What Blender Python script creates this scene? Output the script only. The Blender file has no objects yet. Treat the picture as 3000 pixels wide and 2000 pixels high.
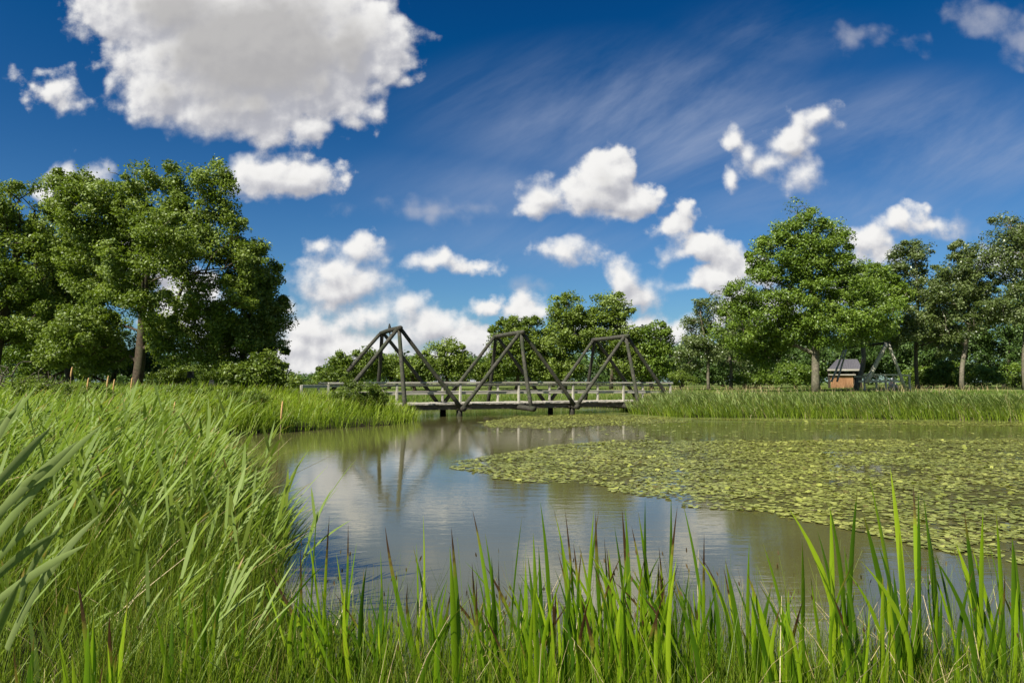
import bpy, math, random
import numpy as np
from mathutils import Vector, Matrix

rng = np.random.default_rng(7)
random.seed(7)
R = math.radians
scene = bpy.context.scene
COL = scene.collection

# ------------------------------------------------------------------ camera
F, YH, H = 2020.0, 1120.0, 1.80          # focal length in px of the 3000 px frame, horizon row, eye height over the water
PITCH = math.atan((YH - 1000) / F)
CP, SP = math.cos(PITCH), math.sin(PITCH)
cam = bpy.data.cameras.new('camera'); camo = bpy.data.objects.new('camera', cam); COL.objects.link(camo)
cam.sensor_width = 36; cam.lens = F / 3000 * 36; cam.clip_start = 0.05; cam.clip_end = 20000
camo.location = (0, 0, H); camo.rotation_euler = (math.pi / 2 + PITCH, 0, 0)
scene.camera = camo

def ray(px, py):
    a, b = px - 1500.0, -(py - 1000.0)
    return a, F * CP - b * SP, F * SP + b * CP
def at(px, py, d):                        # point seen at that place of the photo, d metres out
    x, y, z = ray(px, py)
    return Vector((x / y * d, d, H + z / y * d))
def flat(px, py, z=0.0):                  # the same on a level surface
    x, y, zz = ray(px, py); k = (z - H) / zz
    return (x * k, y * k)

# ------------------------------------------------------------------ mesh helpers
def mesh_np(name, V, Q, mat=None, attrs=None, parent=None, smooth=False, nside=4):
    V = np.ascontiguousarray(V, dtype=np.float32).reshape(-1, 3)
    Q = np.ascontiguousarray(Q, dtype=np.int32).reshape(-1, nside)
    me = bpy.data.meshes.new(name)
    me.vertices.add(len(V)); me.vertices.foreach_set('co', V.ravel())
    me.loops.add(Q.size); me.loops.foreach_set('vertex_index', Q.ravel())
    me.polygons.add(len(Q))
    me.polygons.foreach_set('loop_start', np.arange(0, Q.size, nside, dtype=np.int32))
    me.polygons.foreach_set('loop_total', np.full(len(Q), nside, dtype=np.int32))
    if smooth: me.polygons.foreach_set('use_smooth', np.ones(len(Q), dtype=bool))
    for k, a in (attrs or {}).items():
        at_ = me.attributes.new(k, 'FLOAT', 'POINT'); at_.data.foreach_set('value', np.ascontiguousarray(a, dtype=np.float32).ravel())
    me.update(calc_edges=True)
    if mat: me.materials.append(mat)
    o = bpy.data.objects.new(name, me); COL.objects.link(o)
    if parent: o.parent = parent
    return o

class MB:                                  # collects simple shapes into one mesh
    def __init__(s): s.v = []; s.f = []
    def add(s, vs, fs):
        n = len(s.v); s.v += [tuple(v) for v in vs]; s.f += [tuple(i + n for i in f) for f in fs]
    def box(s, c, size, M=None):
        a, b, d = [q / 2 for q in size]
        vs = [Vector((x * a, y * b, z * d)) for x in (-1, 1) for y in (-1, 1) for z in (-1, 1)]
        if M: vs = [M @ v for v in vs]
        vs = [v + Vector(c) for v in vs]
        s.add(vs, [(0, 1, 3, 2), (4, 6, 7, 5), (0, 4, 5, 1), (2, 3, 7, 6), (0, 2, 6, 4), (1, 5, 7, 3)])
    def tube(s, pts, rad, n=8, wob=0.0, cap=True):
        pts = [Vector(p) for p in pts]; m = len(pts); base = len(s.v)
        for i, p in enumerate(pts):
            t = (pts[min(i + 1, m - 1)] - pts[max(i - 1, 0)]).normalized()
            a = t.cross(Vector((0.13, 0.21, 0.97)) if abs(t.z) < .9 else Vector((1, 0.1, 0))).normalized(); b = t.cross(a)
            r = rad[i] if hasattr(rad, '__len__') else rad
            for k in range(n):
                g = 2 * math.pi * k / n; rr = r * (1 + wob * (random.random() - .5))
                s.v.append(tuple(p + (a * math.cos(g) + b * math.sin(g)) * rr))
        for i in range(m - 1):
            for k in range(n):
                k2 = (k + 1) % n
                s.f.append((base + i * n + k, base + i * n + k2, base + (i + 1) * n + k2, base + (i + 1) * n + k))
        if cap:
            s.f.append(tuple(base + k for k in range(n))[::-1]); s.f.append(tuple(base + (m - 1) * n + k for k in range(n)))
    def log(s, a, b, r0, r1=None, n=10, seg=7, bow=.012, wob=.06):
        a, b = Vector(a), Vector(b); r1 = r1 or r0; L = (b - a).length
        off = Vector((random.uniform(-1, 1), random.uniform(-1, 1), random.uniform(-1, 1))) * bow * L
        pts = [a.lerp(b, i / seg) + off * math.sin(math.pi * i / seg) for i in range(seg + 1)]
        s.tube(pts, [r0 + (r1 - r0) * i / seg for i in range(seg + 1)], n, wob)
    def ball(s, c, r, n=10, m=7, M=None):
        base = len(s.v); rx, ry, rz = r if hasattr(r, '__len__') else (r, r, r)
        for i in range(m + 1):
            a = math.pi * i / m
            for k in range(n):
                g = 2 * math.pi * k / n
                v = Vector((rx * math.sin(a) * math.cos(g), ry * math.sin(a) * math.sin(g), rz * math.cos(a)))
                if M: v = M @ v
                s.v.append(tuple(v + Vector(c)))
        for i in range(m):
            for k in range(n):
                k2 = (k + 1) % n
                s.f.append((base + i * n + k, base + (i + 1) * n + k, base + (i + 1) * n + k2, base + i * n + k2))
    def build(s, name, mat, parent=None, smooth=False, bevel=0):
        me = bpy.data.meshes.new(name); me.from_pydata(s.v, [], s.f); me.materials.append(mat); me.update()
        if smooth: me.polygons.foreach_set('use_smooth', [True] * len(me.polygons))
        o = bpy.data.objects.new(name, me); COL.objects.link(o)
        if parent: o.parent = parent
        if bevel:
            m = o.modifiers.new('bevel', 'BEVEL'); m.width = bevel; m.segments = 1; m.limit_method = 'ANGLE'
        return o

def tag(o, label=None, cat=None, group=None, kind=None):
    if label: o['label'] = label
    if cat: o['category'] = cat
    if group: o['group'] = group
    if kind: o['kind'] = kind
    return o
def empty(name, loc=(0, 0, 0), rz=0):
    o = bpy.data.objects.new(name, None); COL.objects.link(o); o.location = loc; o.rotation_euler.z = rz
    o.empty_display_size = .2
    return o

# ------------------------------------------------------------------ materials
class NT:
    def __init__(s, name):
        s.m = bpy.data.materials.new(name); s.m.use_nodes = True; s.t = s.m.node_tree; s.t.nodes.clear()
        s.out = s.t.nodes.new('ShaderNodeOutputMaterial')
    def n(s, ty, **kw):
        nd = s.t.nodes.new(ty)
        for k, v in kw.items():
            if k.startswith('i_'):
                key = k[2:]; key = int(key) if key.isdigit() else key.replace('_', ' ')
                if isinstance(v, bpy.types.NodeSocket): s.t.links.new(v, nd.inputs[key])
                else: nd.inputs[key].default_value = v
            else: setattr(nd, k, v)
        return nd
    def l(s, a, b): s.t.links.new(a, b)
    def math(s, op, a, b=0.0, c=0.0, clamp=False):
        nd = s.t.nodes.new('ShaderNodeMath'); nd.operation = op; nd.use_clamp = clamp
        for i, v in enumerate((a, b, c)):
            if isinstance(v, bpy.types.NodeSocket): s.l(v, nd.inputs[i])
            else: nd.inputs[i].default_value = v
        return nd.outputs[0]
    def ramp(s, fac, stops, interp='LINEAR'):
        nd = s.t.nodes.new('ShaderNodeValToRGB'); cr = nd.color_ramp; cr.interpolation = interp
        while len(cr.elements) < len(stops): cr.elements.new(.5)
        for e, (p, c) in zip(cr.elements, stops):
            e.position = p; e.color = (*c, 1) if len(c) == 3 else c
        s.l(fac, nd.inputs[0]); return nd.outputs[0]
    def mix(s, fac, a, b, blend='MIX'):
        nd = s.t.nodes.new('ShaderNodeMix'); nd.data_type = 'RGBA'; nd.blend_type = blend
        for k, v in ((0, fac), (6, a), (7, b)):
            if isinstance(v, bpy.types.NodeSocket): s.l(v, nd.inputs[k])
            else: nd.inputs[k].default_value = (*v, 1) if hasattr(v, '__len__') and len(v) == 3 else v
        return nd.outputs[2]
    def noise(s, scale, detail=4, rough=.55, vec=None, dist=0.0):
        nd = s.n('ShaderNodeTexNoise'); nd.inputs['Scale'].default_value = scale; nd.inputs['Detail'].default_value = detail
        nd.inputs['Roughness'].default_value = rough; nd.inputs['Distortion'].default_value = dist
        if vec is not None: s.l(vec, nd.inputs['Vector'])
        return nd.outputs[0]
    def pos(s, scale=(1, 1, 1)):
        g = s.n('ShaderNodeNewGeometry'); m = s.n('ShaderNodeVectorMath', operation='MULTIPLY'); s.l(g.outputs['Position'], m.inputs[0]); m.inputs[1].default_value = scale
        return m.outputs[0]
    def objc(s, scale=(1, 1, 1)):
        g = s.n('ShaderNodeTexCoord'); m = s.n('ShaderNodeVectorMath', operation='MULTIPLY'); s.l(g.outputs['Object'], m.inputs[0]); m.inputs[1].default_value = scale
        return m.outputs[0]
    def attr(s, name): return s.n('ShaderNodeAttribute', attribute_name=name).outputs['Fac']
    def bsdf(s, col, rough=.7, spec=.3, bump=None, bstr=.3, bdist=.02, trans=0.0, tcol=None):
        p = s.n('ShaderNodeBsdfPrincipled')
        if isinstance(col, bpy.types.NodeSocket): s.l(col, p.inputs['Base Color'])
        else: p.inputs['Base Color'].default_value = (*col, 1)
        if isinstance(rough, bpy.types.NodeSocket): s.l(rough, p.inputs['Roughness'])
        else: p.inputs['Roughness'].default_value = rough
        p.inputs['Specular IOR Level'].default_value = spec
        if bump is not None:
            b = s.n('ShaderNodeBump'); b.inputs['Strength'].default_value = bstr; b.inputs['Distance'].default_value = bdist
            s.l(bump, b.inputs['Height']); s.l(b.outputs[0], p.inputs['Normal'])
        if trans:
            t = s.n('ShaderNodeBsdfTranslucent'); c = tcol if tcol is not None else col
            if isinstance(c, bpy.types.NodeSocket): s.l(c, t.inputs[0])
            else: t.inputs[0].default_value = (*c, 1)
            mx = s.n('ShaderNodeMixShader'); mx.inputs[0].default_value = trans; s.l(p.outputs[0], mx.inputs[1]); s.l(t.outputs[0], mx.inputs[2])
            s.l(mx.outputs[0], s.out.inputs[0])
        else: s.l(p.outputs[0], s.out.inputs[0])
        return p

def leaf_mat(name, cols, trans=.3, rough=.5, spec=.35, big=.35, tip=None, tboost=(1.3, 1.35, .6), bigscale=.55):
    """cols: colours of single leaves by the attribute rnd; slow drift by position; tip: (colour, start) for withered tips"""
    m = NT(name)
    n = len(cols)
    c = m.ramp(m.attr('rnd'), [(i / (n - 1), q) for i, q in enumerate(cols)])
    ns = m.noise(bigscale, 2, .5, m.pos())
    k = m.math('MULTIPLY_ADD', ns, big * 2.4, 1 - big * 1.2)
    kc = m.n('ShaderNodeCombineColor'); m.l(k, kc.inputs[0]); m.l(m.math('POWER', k, .8), kc.inputs[1]); m.l(k, kc.inputs[2])
    c = m.mix(1.0, c, kc.outputs[0], 'MULTIPLY')
    if tip:
        tc, st = tip
        t = m.attr('t'); w = m.attr('wither')
        f = m.math('MULTIPLY_ADD', w, 1.2, t); f = m.math('MULTIPLY_ADD', m.noise(25, 3, .6, m.pos()), .25, f)
        f = m.n('ShaderNodeMapRange', interpolation_type='SMOOTHSTEP', i_0=f, i_1=st, i_2=st + .18).outputs[0]
        c = m.mix(f, c, m.ramp(f, [(0, (.30, .22, .04)), (.5, (.24, .13, .035)), (1, tc)]))
    tc = m.mix(1.0, c, tboost, 'MULTIPLY')
    m.bsdf(c, rough, spec, trans=trans, tcol=tc)
    return m.m

def log_mat(name, dark, light, green=(.07, .085, .04), spec=.2):
    m = NT(name)
    p = m.pos()
    g = m.noise(9, 5, .65, p); g2 = m.noise(2.2, 3, .5, p)
    c = m.ramp(g, [(.3, dark), (.62, light), (.8, tuple(q * 1.35 for q in light))])
    c = m.mix(m.math('MULTIPLY', m.math('GREATER_THAN', 0, 1), 0) if False else m.ramp(g2, [(.45, (0, 0, 0)), (.65, (.8, .8, .8))]), c, green)
    m.bsdf(c, .85, spec, bump=m.noise(28, 5, .7, p), bstr=.6, bdist=.02)
    return m.m

def wood_mat(name, cols, scale=(1.5, 14, 14), bstr=.4, rough=.8):
    m = NT(name); p = m.objc(scale); q = m.noise(2.0, 6, .65, p)
    big = m.noise(.9, 2, .5, m.pos())
    c = m.ramp(q, [(.25, cols[0]), (.5, cols[1]), (.75, cols[2])])
    c = m.mix(m.ramp(big, [(.35, (.0, .0, .0)), (.75, (.5, .5, .5))]), c, cols[0])
    m.bsdf(c, rough, .25, bump=q, bstr=bstr, bdist=.01)
    return m.m

MT = {}
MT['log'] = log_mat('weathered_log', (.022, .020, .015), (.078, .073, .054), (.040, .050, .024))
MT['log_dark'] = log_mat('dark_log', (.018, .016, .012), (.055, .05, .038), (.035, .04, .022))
MT['log_pale'] = log_mat('pale_log', (.22, .20, .15), (.46, .43, .34), (.30, .30, .20))
MT['rail'] = wood_mat('rail_wood', [(.20, .18, .13), (.44, .41, .33), (.60, .57, .48)])
MT['deck'] = wood_mat('deck_wood', [(.17, .15, .11), (.38, .35, .28), (.52, .49, .41)], (10, 1.5, 10))
MT['edge'] = wood_mat('edge_beam_wood', [(.03, .026, .018), (.10, .085, .06), (.19, .17, .13)])
MT['bark'] = log_mat('oak_bark', (.022, .016, .010), (.085, .062, .04), (.07, .07, .035))
MT['bark_pale'] = log_mat('pale_bark', (.06, .052, .034), (.18, .155, .11), (.10, .10, .055))
MT['twig'] = log_mat('twig_bark', (.03, .024, .015), (.10, .085, .055), (.05, .055, .03))
MT['oak'] = leaf_mat('oak_leaves', [(0.056, 0.0918, 0.0078), (0.1176, 0.1702, 0.0157), (0.1736, 0.2352, 0.0314), (0.2912, 0.3584, 0.1232)], big=.25, spec=.32, rough=.48, trans=.33)
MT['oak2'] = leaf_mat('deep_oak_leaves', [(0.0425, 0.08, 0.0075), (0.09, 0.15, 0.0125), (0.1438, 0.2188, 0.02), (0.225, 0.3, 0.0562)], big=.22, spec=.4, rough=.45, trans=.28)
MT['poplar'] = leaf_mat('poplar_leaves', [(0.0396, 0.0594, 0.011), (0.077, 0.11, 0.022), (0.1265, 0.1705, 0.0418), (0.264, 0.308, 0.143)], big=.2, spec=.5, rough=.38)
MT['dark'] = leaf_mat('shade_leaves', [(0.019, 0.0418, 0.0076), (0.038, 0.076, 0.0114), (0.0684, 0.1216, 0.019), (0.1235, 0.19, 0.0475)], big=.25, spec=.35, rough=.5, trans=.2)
MT['bush'] = leaf_mat('bush_leaves', [(.050, .085, .007), (.088, .135, .011), (.13, .185, .018), (.19, .24, .045)], big=.25)
MT['yellowbush'] = leaf_mat('yellow_green_leaves', [(.06, .10, .010), (.10, .15, .015), (.15, .21, .025), (.24, .27, .05)], big=.25)
MT['reed'] = leaf_mat('reed_leaves', [(0.0935, 0.1573, 0.0153), (0.1403, 0.2125, 0.0289), (0.1913, 0.2635, 0.0595), (0.2635, 0.323, 0.1105)], big=.3, tip=((.35, .26, .12), 1.12), trans=.38, rough=.58, spec=.2)
MT['reedgreen'] = leaf_mat('young_reed_leaves', [(.10, .16, .006), (.16, .24, .010), (.23, .32, .020), (.32, .38, .06)], big=.35, tip=((.35, .26, .10), 1.15), trans=.4)
MT['rush'] = leaf_mat('rush_stems', [(0.044, 0.084, 0.0032), (0.088, 0.144, 0.0048), (0.136, 0.2, 0.008), (0.216, 0.272, 0.024)], big=.35, tip=((.12, .08, .03), 1.2), trans=.3, bigscale=1.4)
MT['iris'] = leaf_mat('iris_leaves', [(.045, .11, .004), (.13, .235, .006), (.20, .32, .008), (.29, .40, .015)], big=.2, tip=((.06, .03, .012), 1.13), trans=.42, rough=.35, spec=.5, bigscale=3.0)
MT['grass'] = leaf_mat('grass_blades', [(.05, .11, .008), (.085, .16, .012), (.13, .20, .02), (.22, .23, .06)], big=.35, tip=((.3, .25, .1), 1.1), trans=.35)
MT['straw'] = leaf_mat('dry_grass', [(.25, .19, .08), (.36, .28, .12), (.45, .36, .18), (.55, .45, .25)], big=.2, trans=.2)
MT['pad'] = leaf_mat('lily_pad_leaves', [(.09, .07, .020), (.19, .21, .035), (.25, .275, .055), (.33, .34, .08)], big=.3, trans=.1, rough=.35, spec=.45, bigscale=.35)
m = NT('cattail_heads'); m.bsdf(m.ramp(m.noise(60, 4, .6, m.pos()), [(.3, (.30, .15, .05)), (.6, (.62, .40, .17)), (.8, (.7, .52, .28))]), .95, .1); MT['cattail'] = m.m

# ------------------------------------------------------------------ terrain, water
POND = [(-1.9, 4.15), flat(800, 1800), flat(775, 1640), flat(700, 1500), flat(620, 1400), flat(560, 1330), flat(560, 1285), flat(700, 1274), flat(800, 1268),
        flat(1000, 1252), flat(1150, 1243), flat(1212, 1232), (-5.3, 35.0), (-7.2, 38.5), (-10, 44), (-9, 51), (-2, 55), (5, 52), (7.5, 46), (7.2, 42.5),
        flat(1868, 1212), flat(2000, 1222), flat(2250, 1224), flat(2500, 1226), flat(2750, 1229), flat(3000, 1232), (34, 30), (52, 24), (56, 10), (30, 1.5), (12, 3.2),
        (6, 4.3), (3.2, 4.25), (1.2, 4.35), (-.6, 4.2)]
PA = np.array(POND); PB = np.roll(PA, -1, axis=0)
def pond_dist(X, Y):                       # metres outside the waterline, negative over water
    X = np.asarray(X, float); Y = np.asarray(Y, float); best = np.full(X.shape, 1e9); ins = np.zeros(X.shape, bool)
    for (ax, ay), (bx, by) in zip(PA, PB):
        ex, ey = bx - ax, by - ay
        t = np.clip(((X - ax) * ex + (Y - ay) * ey) / (ex * ex + ey * ey), 0, 1)
        best = np.minimum(best, np.hypot(X - ax - t * ex, Y - ay - t * ey))
        c = ((ay > Y) != (by > Y)) & (X < (bx - ax) * (Y - ay) / ((by - ay) if by != ay else 1e-9) + ax)
        ins ^= c
    return np.where(ins, -best, best)
def wobble(X, Y):
    return np.sin(X * .9 + 1.3 * np.sin(Y * .7)) * .5 + np.sin(Y * 1.3 + X * .4) * .3 + np.sin(X * 2.7 - Y * 2.1) * .2
def ground_z(X, Y):
    X = np.asarray(X, float); Y = np.asarray(Y, float)
    d = pond_dist(X, Y)
    h = np.interp(d, [-5, -1.2, 0, 1.2, 4, 9, 30, 200], [-1.2, -.5, 0.0, .28, .62, 1.12, 1.34, 1.4])
    k = np.interp(np.hypot(X, Y), [8, 26], [.35, 1.0]); k = np.where(h > 0, k, 1)
    return h * k + wobble(X, Y) * .03 * np.clip(d / 2, 0, 1)
def axis(lo, hi, step, far):
    a = list(np.arange(lo, hi + 1e-6, step)); s = step; x = hi
    while x < far: s *= 1.25; x += s; a.append(x)
    s = step; x = lo; b = []
    while x > -far: s *= 1.25; x -= s; b.append(x)
    return np.array(b[::-1] + a)
gx, gy = axis(-30, 45, .45, 4000), axis(-4, 72, .45, 4000)
GX, GY = np.meshgrid(gx, gy, indexing='ij')
GZ = ground_z(GX, GY)
nx, ny = GX.shape
idx = np.arange(nx * ny).reshape(nx, ny)
Q = np.stack([idx[:-1, :-1], idx[1:, :-1], idx[1:, 1:], idx[:-1, 1:]], -1).reshape(-1, 4)
m = NT('meadow_ground')
p = m.pos()
c = m.ramp(m.noise(.35, 5, .6, p), [(.3, (.075, .115, .022)), (.5, (.12, .16, .035)), (.7, (.19, .19, .06))])
c = m.mix(m.ramp(m.noise(14, 5, .7, p), [(.3, (0, 0, 0)), (.7, (.6, .6, .6))]), c, (.055, .085, .015))
sep = m.n('ShaderNodeSeparateXYZ'); m.l(p, sep.inputs[0])
mud = m.n('ShaderNodeMapRange', i_0=sep.outputs[2], i_1=.1, i_2=.42, i_3=1.0, i_4=0.0).outputs[0]
c = m.mix(mud, c, (.022, .020, .009))
m.bsdf(c, .95, .1, bump=m.noise(20, 6, .7, p), bstr=.8, bdist=.05)
g = mesh_np('ground', np.stack([GX, GY, GZ], -1), Q, m.m, smooth=True); tag(g, kind='structure')

m = NT('pond_water')
p = m.pos()
w1 = m.noise(1.0, 3, .55, m.pos((1.3, 4.2, 1))); w2 = m.noise(1.0, 3, .6, m.pos((5, 15, 1))); w3 = m.noise(.16, 2, .5, p)
wind = m.ramp(w3, [(.38, (.35, .35, .35)), (.62, (1, 1, 1))])
hgt = m.math('MULTIPLY', m.math('MULTIPLY_ADD', w2, .35, w1), wind)
# duckweed film on the far, sheltered side
sep = m.n('ShaderNodeSeparateXYZ'); m.l(p, sep.inputs[0])
far = m.n('ShaderNodeMapRange', interpolation_type='SMOOTHSTEP', i_0=sep.outputs[1], i_1=20, i_2=36).outputs[0]
rt = m.n('ShaderNodeMapRange', interpolation_type='SMOOTHSTEP', i_0=sep.outputs[0], i_1=-3, i_2=8).outputs[0]
dk = m.noise(1.0, 6, .75, m.pos((.35, 1.3, 1)))
dk = m.math('MULTIPLY_ADD', m.math('MULTIPLY', far, rt), .30, dk)
dk = m.n('ShaderNodeMapRange', interpolation_type='SMOOTHSTEP', i_0=dk, i_1=.70, i_2=.86).outputs[0]
dk = m.math('MULTIPLY', dk, m.ramp(m.noise(9, 4, .8, p), [(.35, (0, 0, 0)), (.6, (1, 1, 1))]))
col = m.mix(dk, m.ramp(m.noise(.25, 3, .5, p), [(.35, (.075, .070, .024)), (.65, (.092, .085, .034))]), (.17, .21, .05))
pr = m.bsdf(col, m.math('MULTIPLY_ADD', dk, .4, .05), .5, bump=hgt, bstr=.12, bdist=.03)
pr.inputs['IOR'].default_value = 1.9
MT['water'] = m.m
w = mesh_np('water', [(-45, -2, 0), (75, -2, 0), (75, 62, 0), (-45, 62, 0)], [(0, 1, 2, 3)], MT['water']); tag(w, kind='structure')

# ------------------------------------------------------------------ blades
def unit(v): return v / np.maximum(np.linalg.norm(v, axis=-1, keepdims=True), 1e-9)
def strips(base, L, d0, bend, width, seg=4, fold=0.0, prof='leaf', side=None, rnd=None, wither=None):
    """N ribbons at once -> V, Q, attributes"""
    N = len(base); base = np.asarray(base, float); L = np.asarray(L, float).reshape(N, 1, 1)
    t = np.linspace(0, 1, seg + 1).reshape(1, -1, 1)
    P = base[:, None, :] + L * (d0[:, None, :] * t + bend[:, None, :] * t ** 2)
    T = unit(d0[:, None, :] + 2 * bend[:, None, :] * t)
    if side is None:
        a = rng.uniform(0, 2 * math.pi, N); side = np.stack([np.cos(a), np.sin(a), np.zeros(N)], -1)
    S = unit(side[:, None, :] - T * (T * side[:, None, :]).sum(-1, keepdims=True))
    if prof == 'leaf': w = np.sin(np.pi * (t * .86 + .14)) ** .7
    elif prof == 'sword': w = np.where(t < .62, .8 + .2 * t / .62, np.maximum(1 - (np.maximum(t - .62, 0) / .38) ** 1.7, 0.02))
    else: w = 1 - t * .75
    w = np.maximum(w, .03) * np.asarray(width, float).reshape(N, 1, 1) * .5
    if rnd is None: rnd = rng.random(N)
    if wither is None: wither = rng.random(N) ** 5 * .35
    if fold:
        Nn = np.cross(T, S); V = np.stack([P - S * w, P + Nn * w * fold, P + S * w], 2)      # N,seg+1,3,3
        c = 3
    else: V = np.stack([P - S * w, P + S * w], 2); c = 2
    b = (np.arange(N) * (seg + 1) * c)[:, None, None] + (np.arange(seg) * c)[None, :, None] + np.arange(c - 1)[None, None, :]
    Q = np.stack([b, b + 1, b + c + 1, b + c], -1).reshape(-1, 4)
    rep = (seg + 1) * c
    return V.reshape(-1, 3), Q, {'rnd': np.repeat(rnd, rep), 'wither': np.repeat(wither, rep), 't': np.tile(np.repeat(t.ravel(), c), N)}
def join(parts):
    Vs, Qs, A, n = [], [], {}, 0
    for V, Q, at_ in parts:
        Vs.append(V); Qs.append(Q + n); n += len(V)
        for k, a in at_.items(): A.setdefault(k, []).append(a)
    return np.concatenate(Vs), np.concatenate(Qs), {k: np.concatenate(a) for k, a in A.items()}

def field(n, x0, x1, y0, y1, keep):
    X = rng.uniform(x0, x1, n); Y = rng.uniform(y0, y1, n); k = keep(X, Y); return X[k], Y[k]

def tuft(X, Y, h, width, lean, spread=.18, bendk=.25, seg=3, prof='blade', zoff=0.0, fold=0):
    N = len(X); Z = np.maximum(ground_z(X, Y), -.12) + zoff
    a = rng.normal(0, spread, (N, 2)); lean = np.asarray(lean, float)
    d0 = unit(np.stack([a[:, 0] + lean[0], a[:, 1] + lean[1], np.ones(N)], -1))
    bn = np.stack([rng.normal(lean[0] * .8, 1, N), rng.normal(lean[1] * .8, 1, N), -np.abs(rng.normal(0, .4, N))], -1) * bendk
    return strips(np.stack([X, Y, Z], -1), h, d0, bn, width, seg, fold, prof)

def reeds(X, Y, h, lean, nleaf=7, leafL=.42, leafW=.02, seg=3, z=None, curl=.25, stemw=.007):
    """upright reeds: one stem each with long leaves leaving it on the lee side"""
    N = len(X); Z = np.maximum(ground_z(X, Y), -.15) if z is None else z
    base = np.stack([X, Y, Z], -1); h = np.asarray(h, float)
    a = rng.normal(0, .07, (N, 2))
    d0 = unit(np.stack([a[:, 0] + lean[0] * .35, a[:, 1] + lean[1] * .35, np.ones(N)], -1))
    bn = np.stack([np.full(N, lean[0] * .25), np.full(N, lean[1] * .25), np.full(N, -.03)], -1) + rng.normal(0, .03, (N, 3))
    parts = [strips(base, h, d0, bn, np.full(N, stemw), 3, 0, 'blade', rnd=rng.random(N) * .5)]
    rr = rng.random(N)
    for k in range(nleaf):
        t = .30 + .68 * (k + rng.random(N) * .6) / nleaf; t = t.reshape(N, 1)
        P = base + h[:, None] * (d0 * t + bn * t ** 2)
        ang = rng.normal(math.atan2(lean[1], lean[0]) if (lean[0] or lean[1]) else 0, .9, N)
        up = rng.uniform(.9, 2.3, N)
        dl = unit(np.stack([np.cos(ang), np.sin(ang), up], -1))
        bl = np.stack([np.cos(ang), np.sin(ang), np.full(N, -.55)], -1) * (rng.random(N)[:, None] ** 1.5 * curl * 1.6)
        side = np.stack([-np.sin(ang), np.cos(ang), rng.normal(0, .5, N)], -1)
        LL = leafL * rng.uniform(.6, 1.25, N)
        parts.append(strips(P, LL, dl, bl, leafW * rng.uniform(.6, 1.2, N), seg, 0, 'leaf', side=side, rnd=np.clip(rr * .5 + rng.random(N) * .6, 0, 1)))
    return join(parts)

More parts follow.
